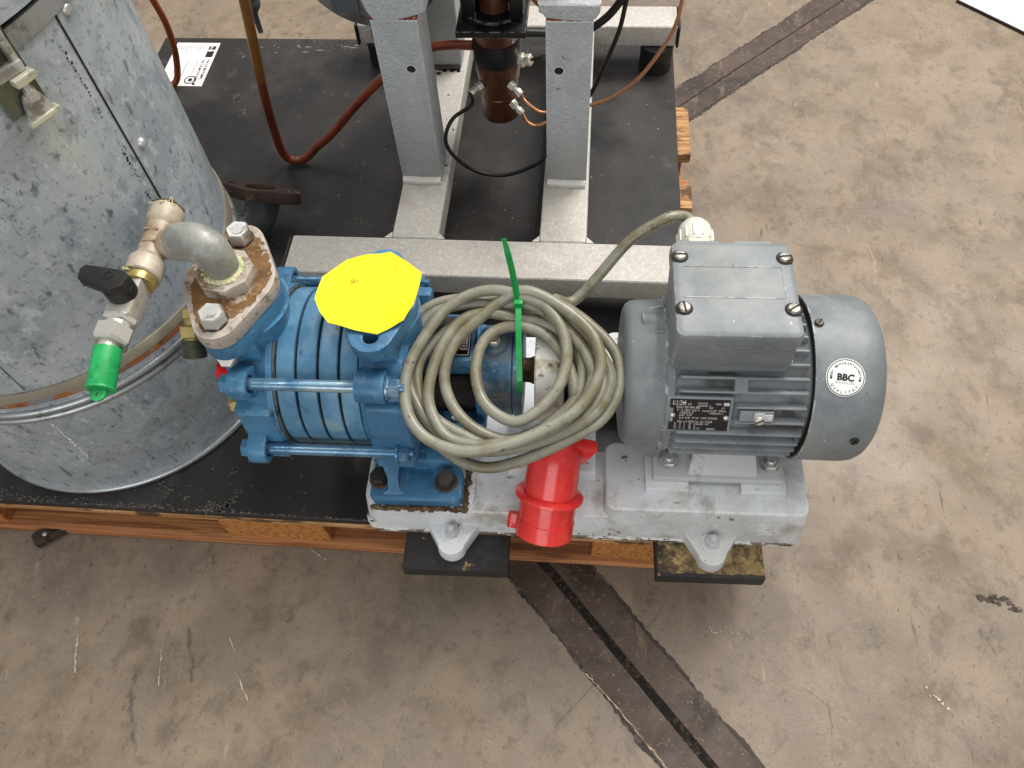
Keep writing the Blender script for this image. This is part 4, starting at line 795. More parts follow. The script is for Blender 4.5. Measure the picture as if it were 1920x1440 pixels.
# --- valve assembly on the suction flange
b = MB(); b.tube([(-.4575, .105, .322), (-.4572, .1045, .336), (-.4605, .1055, .350), (-.470, .1085, .3555), (-.482, .1115, .3545), (-.492, .1135, .351)], [.0140, .0152, .0165, .0171, .0168, .0162], 22, 6); elbow = b.build('pipe_elbow', 'malleable', pu)
b = MB(); b.lathe([(.0168, 0), (.0182, .002), (.0182, .005), (.0165, .007)], Matrix.Translation((-.4575, .105, .3225)), 28)
rnd = random.Random(3)
for i in range(26):
    a = rnd.uniform(0, 6.28); b.lathe([(.002, 0), (.0015, .0012), (0, .002)], Matrix.Translation((-.4575 + .0178 * math.cos(a), .105 + .0178 * math.sin(a), .3265 + rnd.uniform(-.001, .003))), 6)
b.build('thread_sealant', 'sealant', elbow)
tx = -.5145; tz = .3465
def yax(prof, name, m, parent, x=tx, n=28): bb = MB(); bb.lathe([(r, -y) for y, r in prof], Matrix.Translation((x, 0, tz)) @ Matrix.Rotation(R(90), 4, 'X') , n); return bb.build(name, m, parent)
tee = yax([(.1545, .009), (.1545, .0140), (.153, .0152), (.140, .0152), (.1375, .0142), (.134, .0118), (.099, .0116), (.0955, .0138), (.093, .0154), (.0785, .0154), (.077, .0142), (.077, .009)], 'pipe_tee', 'brass_old', pu)
b = MB(); b.cyl((-.504, .1135, .348), (-.489, .1125, .3505), .0130, .0150, 24); b.build('tee_branch', 'brass_old', tee)
b = MB(); b.hexa((tx, .1545, tz), (0, 1, 0), .0265, .004, .3); b.build('end_plug', 'brown_plug', tee)
b = MB(); b.box((tx - .0075, .1215, tz + .0085), (tx + .0055, .1240, tz + .0125), .0006, 1); b.box((tx - .0045, .1085, tz + .0085), (tx + .0075, .1110, tz + .0125), .0006, 1); b.box((tx - .0005, .112, tz + .0095), (tx + .002, .1205, tz + .0123), .0006, 1); b.build('cast_mark', 'brass_old', tee)
rnd = random.Random(8)
b = MB()
for yy in (.0775, .153):
    for i in range(5):
        a = rnd.uniform(-1.2, 1.2); p0 = Vector((tx + .0148 * math.sin(a), yy, tz + .0148 * math.cos(a))); b.tube([p0, p0 + Vector((rnd.uniform(-.004, .006), rnd.uniform(-.004, .004), rnd.uniform(0, .003))), p0 + Vector((rnd.uniform(-.002, .009), rnd.uniform(-.005, .005), rnd.uniform(-.003, .003)))], .0005, 5, 4)
b.build('sealing_fibre', 'sealant', tee, kind='stuff')
bv = yax([(.078, .007), (.078, .0128), (.073, .0136), (.069, .0130), (.069, .007)], 'ball_valve', 'brass', pu, tx)
b = MB(); b.box((-.0105, .0315, -.0105), (.0105, .0695, .0105), .0025, 2, Matrix.Translation((tx - .003, 0, tz))); b.build('valve_body', 'nickel', bv)
b = MB(); b.hexa((tx - .004, .0325, tz), (0, -1, 0), .0245, .0055, .2); b.build('valve_collar', 'nickel', bv)
b = MB(); b.lathe([(.0112, 0), (.0112, .005)], frame_to((tx - .004, .0275, tz), (0, -1, 0)), 24); b.hexa((tx - .0048, .0225, tz), (0, -1, 0), .0262, .0150, .15); b.lathe([(.0088, .0135), (.0085, .020)], frame_to((tx - .005, .0225, tz), (0, -1, 0)), 22); b.build('valve_nut', 'nickel', bv)
CD = Vector((.05, -1, -.22)).normalized(); C0 = Vector((tx - .005, .0045, tz - .0005)); MC = frame_to(C0, CD)
b = MB(); b.lathe([(.008, 0), (.0106, .0002), (.0109, .0015), (.0109, .0335), (.0103, .0350), (.0070, .0358), (0, .0358)], MC, 30); cap = b.build('green_cap', 'green', bv)
b = MB(); b.box((-.0004, .0106, .002), (.0004, .0113, .033), 0, 1, MC); b.box((-.0004, -.0113, .002), (.0004, -.0106, .033), 0, 1, MC); b.lathe([(.0114, .0335), (.0116, .034), (.0116, .0352), (.011, .0356), (.009, .0356)], MC, 30); b.build('cap_seam', 'green', bv)
xv = Vector((1, 0, 0)); xv = (xv - CD * xv.dot(CD)).normalized(); MT = Matrix((xv, CD, xv.cross(CD))).transposed().to_4x4()
if MT.to_3x3().col[2].z < 0: MT = Matrix((-xv, CD, (-xv).cross(CD))).transposed().to_4x4()
MT.translation = C0 + CD * .0352 + MT.to_3x3().col[2] * .0015
b = MB(); b.prism([(-.0066, -.004), (.0066, -.004)] + [(.0066 * math.cos(R(a)), .0035 + .0066 * math.sin(R(a))) for a in range(0, 181, 20)], -.0013, .0013, MT, .0004, holes=[circ(0, .0045, .0016, 12)]); b.build('cap_tab', 'green', bv)
hub_c = Vector((tx - .0035, .0525, tz + .009)); hd = MB()
hd.lathe([(.0118, 0), (.0124, .0015), (.0124, .0105), (.0112, .0118), (0, .0119)], Matrix.Translation(hub_c), 34)
hd.prism([(.0115, -.0062), (.0125, .0050), (.0050, .0096), (-.0285, .0112), (-.0315, .0065), (-.0290, -.0030), (-.0095, -.0082), (.0030, -.0120)], .0088, .0205, Matrix.Translation(hub_c) @ Matrix.Rotation(R(-6), 4, 'Z'), .0018)
hd = hd.build('valve_handle', 'black_plastic', bv)
b = MB(); b.lathe([(.0042, .0205), (.0042, .0212), (.0030, .0213), (.0028, .0190), (0, .0190)], Matrix.Translation(hub_c + Vector((-.004, .003, 0))), 20, caps=False); b.build('handle_screw_hole', 'grime_shade', bv)
b = MB(); b.lathe([(.0011, .0206), (0, .0207)], Matrix.Translation(hub_c + Vector((-.0225, .0055, 0))), 10); b.build('handle_mark', 'grime_shade', bv)
# small fittings at the suction end
b = MB(); b.lathe([(.009, 0), (.0095, .001), (.0095, .011), (.0075, .0125), (0, .0125)], frame_to((-.490, .0985, .286), (-1, -.1, 0)), 22); b.build('pipe_plug', 'rust_flange', pu)
DD = Vector((.03, -.74, -.67)).normalized(); D0 = Vector((-.5085, .0905, .2600))
dv_ = MB(); dv_.cyl((-.475, .108, .272), D0 - DD * .010, .0075); dv_.hexa(D0 - DD * .016, DD, .0165, .009); dv_.cyl(D0 - DD * .008, D0 + DD * .002, .007); dv_.hexa(D0, DD, .0225, .0115); dv_.cyl(D0 + DD * .011, D0 + DD * .014, .0085)
dn = dv_.build('drain_fitting', 'brass', pu)
b = MB(); pr = []
for i in range(9): pr += [(.0108, i * .0019), (.0118, i * .0019 + .0008), (.0108, i * .0019 + .0017)]
b.lathe(pr + [(.0075, .0175), (.0075, .012), (0, .012)], frame_to(D0 + DD * .0135, DD), 28); b.build('drain_thread', 'dark_olive', dn)
b = MB(); b.lathe([(.0085, -.008), (.0085, 0), (.0088, .0015), (.007, .004), (0, .0045)], frame_to((-.4925, .0715, .214), (-1, -.25, .5)), 20); b.build('red_cap', 'red_dot', pu)
b = MB(); b.hexa((-.4765, .058, .205), (-1, -.2, 0), .0155, .009); b.cyl((-.465, .06, .205), (-.4765, .058, .205), .0085); b.build('casing_plug', 'blue', suc)
b = MB(); b.hexa((-.4765, .052, .186), (-1, -.3, 0), .0155, .011); b.cyl((-.46, .057, .186), (-.4765, .052, .186), .0078); b.build('drain_plug', 'brass', suc)
b = MB(); b.hexa((-.462, .055, .262), (0, -.7, .7), .016, .01); b.build('casing_plug', 'nickel', suc)

# yellow cover sheet on the discharge flange
LRC = Matrix.Translation(PV) @ Matrix.Rotation(R(1.1), 4, 'Z') @ Matrix.Translation(-PV)
yc = MB(); yp = [(-.3212, .1581), (-.308, .1485), (-.2881, .1327), (-.2895, .115), (-.2919, .0959), (-.2976, .0767), (-.3201, .0632), (-.345, .0668), (-.3647, .0714), (-.375, .084), (-.3827, .0992), (-.3818, .113), (-.3804, .1262), (-.361, .148), (-.340, .1535)]
cx_, cy_ = -.333, .108; V, F = [], []; NR = 9
dense = []
for a_, b_ in zip(yp, yp[1:] + yp[:1]): dense += [(a_[0] + (b_[0] - a_[0]) * q / 5, a_[1] + (b_[1] - a_[1]) * q / 5) for q in range(5)]
nd = len(dense)
for top in (0, 1):
    for r_ in range(NR + 1):
        k = r_ / NR
        for x, y in dense:
            X = cx_ + (x - cx_) * k; Y = cy_ + (y - cy_) * k
            z = .2915 + .0009 * k * math.sin(70 * X + 25 * Y) + .0008 * k * math.sin(90 * Y + 1) + .0028 * max(0, k - .6) * max(0, math.sin(95 * X + 60 * Y)) * 2.2
            V.append((X, Y, z + .0008 * top))
o_ = (NR + 1) * nd
for top in (0, 1):
    for r_ in range(NR):
        for i_ in range(nd):
            q = [top * o_ + r_ * nd + i_, top * o_ + r_ * nd + (i_ + 1) % nd, top * o_ + (r_ + 1) * nd + (i_ + 1) % nd, top * o_ + (r_ + 1) * nd + i_]; F.append(tuple(q if not top else q[::-1]))
for i_ in range(nd): F.append((NR * nd + i_, NR * nd + (i_ + 1) % nd, o_ + NR * nd + (i_ + 1) % nd, o_ + NR * nd + i_))
yc.faces([LRC @ Vector(v) for v in V], F); bmesh.ops.remove_doubles(yc.bm, verts=yc.bm.verts, dist=1e-6); bmesh.ops.recalc_face_normals(yc.bm, faces=yc.bm.faces)
tag(yc.build('flange_cover', 'yellow'), 'bright yellow cut sheet covering the blue port of the pump', 'cover')

# ================================================================== POWER CABLE with red plug
LR = Matrix.Translation(PV) @ Matrix.Rotation(R(1.1), 4, 'Z') @ Matrix.Translation(-PV)
pc = thing('power_cable', 'grey coiled power cable with a red plug lying over the coupling', 'cable', PV, R(1.1))
CRAD = .0055
pts = [(-.0345, .2035, .2845), (-.040, .214, .2850), (-.052, .216, .2845), (-.0655, .2105, .2835), (-.0947, .200, .2662), (-.1244, .180, .2344), (-.1480, .162, .2180), (-.166, .153, .2320)]
pts += [(-0.1591, 0.1403, 0.2409), (-0.1329, 0.1213, 0.2356), (-0.1105, 0.0991, 0.2293), (-0.1020, 0.0753, 0.2227), (-0.1068, 0.0484, 0.2151), (-0.1230, 0.0265, 0.2090), (-0.1554, 0.0076, 0.2037), (-0.1877, -0.0079, 0.1994),
        (-0.2201, -0.0169, 0.1969), (-0.2450, -0.0129, 0.1980), (-0.2658, -0.0007, 0.2014), (-0.2891, 0.0183, 0.2067), (-0.3082, 0.0529, 0.2164), (-0.3162, 0.0837, 0.2250), (-0.3091, 0.1121, 0.2330), (-0.2897, 0.1340, 0.2391),
        (-0.2639, 0.1427, 0.2416), (-0.2358, 0.1423, 0.2415), (-0.1900, 0.1395, 0.2507), (-0.1657, 0.1296, 0.2475), (-0.1432, 0.1101, 0.2417), (-0.1226, 0.0885, 0.2353), (-0.1116, 0.0670, 0.2290), (-0.1171, 0.0438, 0.2221),
        (-0.1363, 0.0230, 0.2161), (-0.1717, 0.0056, 0.2116), (-0.2055, -0.0044, 0.2092), (-0.2332, -0.0054, 0.2093), (-0.2601, 0.0048, 0.2125), (-0.2794, 0.0187, 0.2167), (-0.2964, 0.0430, 0.2236), (-0.3038, 0.0698, 0.2311),
        (-0.3002, 0.0975, 0.2389), (-0.2839, 0.1207, 0.2454), (-0.2569, 0.1310, 0.2483), (-0.2275, 0.1316, 0.2484), (-0.2036, 0.1297, 0.2419), (-0.1759, 0.1262, 0.2417), (-0.1481, 0.1088, 0.2377), (-0.1258, 0.0847, 0.2317),
        (-0.1180, 0.0609, 0.2259), (-0.1284, 0.0355, 0.2195), (-0.1524, 0.0153, 0.2139), (-0.1878, 0.0005, 0.2098), (-0.2203, -0.0021, 0.2090), (-0.2490, 0.0091, 0.2122), (-0.2697, 0.0199, 0.2152), (-0.2861, 0.0361, 0.2193),
        (-0.2941, 0.0613, 0.2260), (-0.2885, 0.0857, 0.2324), (-0.2629, 0.1119, 0.2393), (-0.2346, 0.1296, 0.2439), (-0.2032, 0.1313, 0.2524), (-0.1792, 0.1255, 0.2509), (-0.1549, 0.1068, 0.2459), (-0.1361, 0.0849, 0.2399),
        (-0.1283, 0.0649, 0.2345), (-0.1337, 0.0416, 0.2282), (-0.1511, 0.0223, 0.2230), (-0.1749, 0.0079, 0.2191), (-0.2037, -0.0010, 0.2168), (-0.2327, -0.0044, 0.2161), (-0.2583, 0.0011, 0.2178), (-0.2717, 0.0160, 0.2220),
        (-0.2801, 0.0372, 0.2275), (-0.2787, 0.0625, 0.2342), (-0.2706, 0.0884, 0.2411), (-0.2551, 0.1115, 0.2472), (-0.2301, 0.1211, 0.2495), (-0.2030, 0.1201, 0.2432), (-0.1755, 0.1159, 0.2413), (-0.1514, 0.1030, 0.2369),
        (-0.1391, 0.0814, 0.2301), (-0.1386, 0.0582, 0.2229), (-0.1481, 0.0401, 0.2171), (-0.1625, 0.0264, 0.2135), (-0.1802, 0.0141, 0.2108), (-0.2012, 0.0059, 0.2092), (-0.2210, 0.0081, 0.2106), (-0.2431, 0.0193, 0.2145),
        (-0.2591, 0.0364, 0.2204), (-0.2671, 0.0569, 0.2280), (-0.2650, 0.0779, 0.2358), (-0.2542, 0.0977, 0.2432), (-0.2364, 0.1143, 0.2497), (-0.2183, 0.1293, 0.2558), (-0.1979, 0.1359, 0.2657), (-0.1758, 0.1304, 0.2639),
        (-0.1486, 0.1138, 0.2590), (-0.1301, 0.0956, 0.2537), (-0.1216, 0.0725, 0.2471), (-0.1261, 0.0495, 0.2405), (-0.1433, 0.0248, 0.2338), (-0.1715, 0.0064, 0.2288), (-0.2029, -0.0072, 0.2252), (-0.2376, -0.0147, 0.2233),
        (-0.2703, -0.0079, 0.2253), (-0.2922, 0.0107, 0.2301), (-0.3013, 0.0399, 0.2378), (-0.2972, 0.0685, 0.2454), (-0.2835, 0.0962, 0.2528), (-0.2682, 0.1176, 0.2583), (-0.2471, 0.1323, 0.2621), (-0.2236, 0.1379, 0.2632),
        (-0.1996, 0.1338, 0.2616), (-0.1756, 0.1240, 0.2585), (-0.1600, 0.1059, 0.2525), (-0.1527, 0.0813, 0.2444), (-0.1569, 0.0553, 0.2359), (-0.1725, 0.0326, 0.2283), (-0.1948, 0.0180, 0.2230), (-0.2147, 0.0237, 0.2234),
        (-0.2305, 0.0394, 0.2265), (-0.2379, 0.0649, 0.2324), (-0.2344, 0.0895, 0.2381), (-0.2226, 0.1052, 0.2412), (-0.2025, 0.1114, 0.2421), (-0.1785, 0.1064, 0.2399), (-0.1603, 0.0900, 0.2345), (-0.1489, 0.0704, 0.2281),
        (-0.1451, 0.0508, 0.2218)]
pts += [(-.1465, .047, .207), (-.1500, .0435, .190), (-.1545, .0385, .174), (-.159, .032, .161)]
b = MB(); b.tube(pts, CRAD, 12, 5); cord = b.build('cord', 'cable', pc, 60)
PA = Vector((-.1600, .0300, .1590)); PB = Vector((-.1720, -.0345, .0866)); pd = (PB - PA).normalized(); MP = frame_to(PA, pd)
b = MB(); b.lathe([(.0075, -.012), (.0165, -.010), (.0205, -.004), (.0235, .004), (.0252, .012), (.0262, .022), (.0268, .036), (.0270, .055), (.0270, .056)], MP, 44); plug = b.build('plug', 'red_plug', pc, 40)
b = MB(); b.lathe([(.02, .052), (.0330, .0525), (.0345, .0535), (.0345, .0565), (.033, .0575), (.02, .058)], MP, 48); b.build('plug_collar', 'red_plug', plug)
b = MB(); b.lathe([(.02, .057), (.0298, .0572), (.0298, .061), (.0288, .0615), (.0286, .0800), (.0296, .0806), (.0296, .0975), (.0288, .0985), (.0262, .0985), (.0262, .07), (0, .07)], MP, 48); b.build('plug_shroud', 'red_plug', plug)
xdir = MP.to_3x3() @ Vector((1, 0, 0)); sgn = -1 if xdir.x > 0 else 1
b = MB(); b.box((.0285 * sgn - .0045, -.004, .082), (.0285 * sgn + .0045, .004, .0985), .0012, 2, MP @ Matrix.Translation((sgn * .003, 0, 0)))
b.box((sgn * .028 - .004, -.005, .0505), (sgn * .028 + .012 * (1 if sgn > 0 else -1) if sgn > 0 else sgn * .028 + .004, .005, .0555), .001, 1, MP) if False else None
b.cyl(MP @ Vector((sgn * .0345, 0, .0825)), MP @ Vector((sgn * .0345, 0, .0985)), .0042, n=14); b.build('plug_key', 'red_plug', plug)
for a_ in (58, 92, 121):
    b = MB(); b.box((.0282, -.0005, .061), (.0291, .0005, .098), 0, 1, MP @ Matrix.Rotation(R(a_ if sgn < 0 else 180 - a_), 4, 'Z')); b.build('plug_rib', 'red_plug', plug)
b = MB(); b.prism([(-.1405, .164), (-.1204, .1555), (-.1336, .126), (-.1405, .126)], -.036, -.024, Matrix(((1, 0, 0, 0), (0, 0, -1, 0), (0, 1, 0, 0), (0, 0, 0, 1))), .0006); b.build('plug_lug', 'red_plug', plug)
b = MB()
for i in range(9):
    a = R(0); b.box((-.0008, -.0016, 0), (.0008, .0016, .0009), 0, 1, MP @ Matrix.Rotation(R(0), 4, 'Z') @ Matrix.Translation((-sgn * -.0, 0, 0))) if False else None
pa = lambda a, s, r: MP @ Vector((r * math.cos(R(a)), r * math.sin(R(a)), s))
def emb(txt, amid, smid, size, r):
    V, F = text2d(txt, size, .01); b.faces([pa(amid + math.degrees(-y / r), smid + x, r) for x, y in V], F)
emb('16A-6h', 28 if sgn > 0 else 152, .043, .0065, .0271); b.build('plug_lettering', 'red_plug', plug)

# zip tie
zt = MB()
TWD = 1.3
def strap(path, wd, th, wdir=(1, 0, 0)):
    P = [Vector(p) for p in path]; t = bmesh.new(); rings = []
    for i, p in enumerate(P):
        T = (P[min(i + 1, len(P) - 1)] - P[max(i - 1, 0)]).normalized(); wv = Vector(wdir); wv = (wv - T * wv.dot(T)).normalized(); nn = T.cross(wv); w_ = TWD * (wd[i] if isinstance(wd, list) else wd)
        rings.append([t.verts.new(p + wv * a * w_ / 2 + nn * c * th / 2) for a, c in ((-1, -1), (1, -1), (1, 1), (-1, 1))])
    for a, c in zip(rings, rings[1:]):
        for i in range(4): t.faces.new((a[i], a[(i + 1) % 4], c[(i + 1) % 4], c[i]))
    t.faces.new(rings[0][::-1]); t.faces.new(rings[-1]); bmesh.ops.recalc_face_normals(t, faces=t.faces); zt.add(t, LR)
strap([(-.2005, .127, .258), (-.2025, .1335, .273), (-.2055, .140, .291), (-.209, .146, .307), (-.2122, .151, .3205)], [.0046, .0046, .0046, .0044, .003], .0013)
strap([(-.2, .128, .2565), (-.1997, .121, .2585), (-.1992, .110, .2575), (-.1985, .097, .252), (-.1978, .084, .2435), (-.1972, .073, .2345), (-.1968, .062, .2225), (-.1966, .060, .205)], .0042, .0013)
strap([(-.2, .1285, .2565), (-.1985, .136, .2575), (-.1980, .1435, .2575), (-.1975, .153, .252), (-.1975, .159, .240), (-.198, .156, .222), (-.199, .14, .2)], .0042, .0013)
zt.box((-.2045, .1220, .2550), (-.1955, .1290, .2635), .0014, 2, LR)
for i in range(26):
    t_ = i / 25; q = Vector((-.2005, .127, .258)).lerp(Vector((-.209, .146, .307)), t_); q += Vector((-.0003, .0004, 0)) * math.sin(t_ * 3.1)
    zt.box((q.x - .0021, q.y - .0013, q.z - .0003), (q.x + .0021, q.y + .0002, q.z + .0003), 0, 1, LR)
tag(zt.build('zip_tie', 'green_tie'), 'green zip tie holding the grey cable coil, its tail standing up', 'zip tie')

# ================================================================== RUBBER PADS under the base
for x0, x1, y0, y1, m_, lab_, skew in ((-.3235, -.2075, -.0588, .06, 'rubber', 'plain black rubber pad under the pump end ear of the base', .0), (-.0478, .0672, -.0495, .07, 'rubber_gold', 'black rubber pad stained golden under the motor end ear of the base', .0)):
    b = MB(); b.box((x0, y0, .0004), (x1, y1, .0202), .0012, 2, Matrix.Translation(((x0 + x1) / 2, y0, 0)) @ Matrix.Rotation(R(1.6), 4, 'Z') @ Matrix.Translation((-(x0 + x1) / 2, -y0, 0)))
    pad_ = b.build('rubber_pad', 'rubber'); tag(pad_, lab_, 'rubber pad', 'rubber pads under the base')

rnd = random.Random(44); b = MB(); q_ = []
for k_ in range(4):
    xa, ya = ((-.0455, -.0468), (.0662, -.0432), (.0632, .02), (-.0462, .02))[k_]; xb, yb = ((-.0455, -.0468), (.0662, -.0432), (.0632, .02), (-.0462, .02))[(k_ + 1) % 4]
    for i_ in range(16): q_.append((xa + (xb - xa) * i_ / 16 + rnd.uniform(-.0008, .0008), ya + (yb - ya) * i_ / 16 + rnd.uniform(-.001, .0008)))
b.prism(q_, .0203, .0207); gs = b.build('gold_stain', 'rubber_gold'); gs.parent = pad_; gs.location.z = 0
# ================================================================== MACHINE STAND behind
ms = thing('machine_stand', 'silver painted steel stand carrying a dark hydraulic cylinder between two posts', 'machine stand', (-.26, .6, 0))
def sbox(name, m, lo, hi, bev=.004, parent=ms): b = MB(); b.box(lo, hi, bev, 3); return b.build(name, m, parent)
sbox('front_beam', 'silver_beam', (-.5265, .3035, .0445), (-.0015, .3665, .0805)); sbox('rear_beam', 'silver_beam', (-.5265, .8295, .0445), (-.004, .886, .0805))
sbox('side_rail', 'silver_beam', (-.3935, .3667, .0447), (-.331, .8293, .0803)); sbox('side_rail', 'silver_beam', (-.198, .3667, .0447), (-.1362, .8293, .0803))
for x, y in ((-.5275, .335), (-.0005, .335), (-.5275, .858), (-.003, .858)):
    sx = -1 if x < -.2 else 1; b = MB(); b.box((x if sx > 0 else x - .004, y - .03, .043), (x + .004 if sx > 0 else x, y + .03, .079), .001, 1); b.build('end_cap', 'black_plastic', ms)
for x, y in ((-.032, .842), (-.495, .852), (-.495, .335), (-.032, .335)):
    b = MB(); b.lathe([(.026, .0003), (.0272, .002), (.0265, .02), (.0272, .043), (.026, .0444)], Matrix.Translation((x, y, 0)), 32); b.build('rubber_foot', 'rubber_foot', ms)
for xa, s in ((-.3935, -1), (-.331, 1), (-.198, -1), (-.1362, 1)):
    b = MB(); b.prism([(xa, .3664), (xa + s * .009, .3664), (xa, .376)] if s > 0 else [(xa, .3664), (xa, .376), (xa - .009, .3664)], .046, .0802); b.build('corner_gusset', 'silver_beam', ms)
MF = lambda y: Matrix(((1, 0, 0, 0), (0, 0, -1, y), (0, 1, 0, 0), (0, 0, 0, 1)))      # local (x, z) plane facing -y
for x0, x1, hx in ((-.393, -.3385, -.355), (-.1935, -.1400, -.1782)):
    b = MB(); y0, y1 = .4727, .527; zt_ = .3215
    b.prism([(x0, .0805), (x1, .0805), (x1, zt_), (x0, zt_)], -.003, 0, MF(y0).copy() if False else MF(y0), .0004, holes=[circ(hx, .2579, .0056, 20)])
    b.box((x0 + .0002, y0 + .003, .0805), (x0 + .003, y1, zt_)); b.box((x1 - .003, y0 + .003, .0805), (x1 - .0002, y1, zt_)); b.box((x0 + .003, y1 - .003, .0805), (x1 - .003, y1 - .0002, zt_))
    post = b.build('front_post', 'silver', ms)
    b = MB(); b.lathe([(.0056, -.0002), (.0064, -.0006), (.0064, 0.0001), (.0056, .0002)], MF(y0 - .0001) @ Matrix.Translation((hx, .2579, 0)), 22, caps=False); b.build('hole_rim', 'weld', post)
    b = MB(); b.box((x0 + .004, y0 + .004, .0805), (x1 - .004, y0 + .01, .30)); b.build('post_inside', 'grime_shade', post)  # dark box just behind the hole, standing for the shade inside the post
    b = MB(); b.tube([(x0 + .001, y0 - .0012, .0825), ((x0 + x1) / 2, y0 - .0032, .0828), (x1 - .001, y0 - .0022, .0825)], .0062, 10, 8); b.build('weld_bead', 'weld', post)
    b = MB(); b.box((x0 + .0006, y0 + .0006, .3212), (x1 - .0006, y1 - .0006, .3300)); b.build('primer_band', 'primer', post)
    b = MB(); rnd = random.Random(int(x0 * -1000)); x = x0
    while x < x1 - .003:
        L = rnd.uniform(.002, .008); L = min(L, x1 - x)
        b.faces([(x, y0 - .0004, .3205), (x + L, y0 - .0004, .3205), (x + L, y0 - .0004, .3218 + rnd.uniform(0, .0016)), (x, y0 - .0004, .3216 + rnd.uniform(0, .001))], [(0, 1, 2, 3)]); x += L
    b.build('chipped_edge', 'weld', post, kind='stuff')
sbox('rear_post', 'silver', (-.395, .720, .0805), (-.339, .775, .46), .003)
b = MB(); b.tube([(-.393, .719, .0825), (-.366, .7175, .083), (-.341, .719, .0825)], .004, 8, 6); b.build('weld_bead', 'dark_screw', ms)
rnd = random.Random(6); b = MB()
for x, y, q in ((-.3521, .6553, .0019), (-.3465, .5551, .0032), (-.3421, .5285, .0014), (-.3462, .5305, .0026), (-.3357, .5782, .0018), (-.3375, .5036, .0022), (-.348, .60, .001), (-.3779, .69, .004), (-.3649, .7137, .006), (-.3437, .7124, .004), (-.3528, .7138, .006), (-.374, .706, .005)):
    b.prism([(x + q * math.cos(a) * rnd.uniform(.7, 1.15), y + .8 * q * math.sin(a) * rnd.uniform(.6, 1.2)) for a in [2 * math.pi * k / 12 for k in range(12)]], .0801, .0807)
b.build('oil_spots', 'black_steel', ms, kind='stuff')
# cast brackets on the posts
b = MB(); b.prism([(-.3855, .3262), (-.3620, .3266), (-.3375, .3330), (-.3275, .3365), (-.3245, .340), (-.3235, .42), (-.3975, .42), (-.3965, .352), (-.3925, .338)], -.08, .012, MF(.474), .005, seg=3); b.build('cast_bracket', 'silver', ms)
b = MB(); b.prism([(-.2005, .3365), (-.196, .3345), (-.1935, .3305), (-.17, .3272), (-.145, .3265), (-.138, .329), (-.1335, .3365), (-.133, .3475), (-.2015, .3475)], -.085, .010, MF(.474), .004, seg=3); brk2 = b.build('cast_bracket', 'silver', ms)
b = MB(); b.lathe([(.022, .347), (.022, .353), (.019, .354), (.019, .3485), (.011, .3485), (.011, .43), (0, .43)], Matrix.Translation((-.166, .505, 0)), 32); b.build('bracket_bush', 'brass_old', brk2)
b = MB(); b.cyl((-.36, .50, .41), (-.36, .50, .62), .025); b.build('upper_post', 'silver', ms)
# hydraulic cylinder
CX, CYY = -.2665, .6
def cyp(prof, name, m, parent=ms, n=48): b = MB(); b.lathe(prof, Matrix.Translation((CX, CYY, 0)), n); return b.build(name, m, parent)
cy = cyp([(0, .093), (.022, .093), (.0258, .096), (.0265, .099), (.0265, .1325), (.0258, .1335), (.0258, .1348), (.0265, .1358), (.027, .1565), (.0288, .1585), (.0288, .162), (.031, .176), (.031, .186)], 'hydraulic_cylinder', 'bronze')
cyp([(.02, .186), (.0318, .186), (.0322, .188), (.0322, .216), (.0318, .218), (.02, .218)], 'cylinder_band', 'black_band', cy)
cyp([(.02, .2182), (.031, .2182), (.0318, .222), (.034, .232), (.0362, .236), (.0362, .2455), (.02, .2455)], 'cylinder_head', 'bronze', cy)
b = MB(); b.box((CX - .0455, .552, .2458), (CX + .0435, .648, .2545), .0012, 2); plt = b.build('mounting_plate', 'black_steel', ms)
cyp([(.0205, .2545), (.0205, .36), (.02, .36)], 'piston_rod', 'bronze', ms)
cyp([(.034, .2546), (.034, .257), (.030, .2595), (.0215, .2605)], 'rod_seal', 'black_steel', ms)
for sx in (-1, 1):
    b = MB(); b.box((CX + sx * .030 - .010, .575, .2546), (CX + sx * .030 + .010, .605, .34), .004, 2); b.build('side_clamp', 'black_steel', ms)
b = MB(); b.box((CX - .06, .56, .3405), (CX + .06, .66, .362), .002, 1); b.build('top_plate', 'black_steel', ms)
b = MB(); b.box((-.42, .50, .62), (-.14, .66, .65), .003, 1); b.cyl((CX, CYY, .362), (CX, CYY, .62), .03); b.build('head_beam', 'silver', ms)
def fitting(p, d, L, m='nickel', r=.0058):
    p = Vector(p); d = Vector(d).normalized(); b = MB(); b.hexa(p, d, r * 1.9, L * .4); b.cyl(p + d * L * .4, p + d * L * .62, r * .7); b.hexa(p + d * L * .6, d, r * 1.6, L * .4); b.build('hose_fitting', m, cy); return p + d * L
f1 = fitting((CX - .0215, .583, .1545), (-.75, -.5, -.28), .020); f2_ = fitting((CX + .017, .578, .160), (.75, -.5, -.42), .022); f3_ = fitting((CX + .0185, .578, .130), (.72, -.5, -.5), .022); f4_ = fitting((CX + .031, .592, .187), (.9, -.3, .25), .017, 'yellow_zinc', .0085)
def hose(name, pts, r, m, parent=ms, n=10): b = MB(); b.tube(pts, r, n, 8); return b.build(name, m, parent, 60)
hose('copper_pipe', [f2_, (-.2265, .556, .1485), (-.210, .550, .1385), (-.1983, .550, .136), (-.17, .552, .137), (-.138, .555, .1455), (-.1089, .555, .1595), (-.0767, .555, .190), (-.0487, .555, .240), (-.0395, .555, .269), (-.0369, .555, .30), (-.037, .55, .36)], .0024, 'copper')
hose('copper_pipe', [f3_, (-.224, .553, .116), (-.212, .550, .1135), (-.198, .552, .1185), (-.17, .558, .13)], .0024, 'copper')
hose('black_hose', [f1, (-.300, .545, .150), (-.322, .52, .148), (-.3325, .505, .128), (-.325, .50, .1035), (-.2967, .50, .0755), (-.2594, .50, .0675), (-.2213, .50, .082), (-.1944, .505, .106), (-.17, .55, .16)], .0027, 'black_hose')
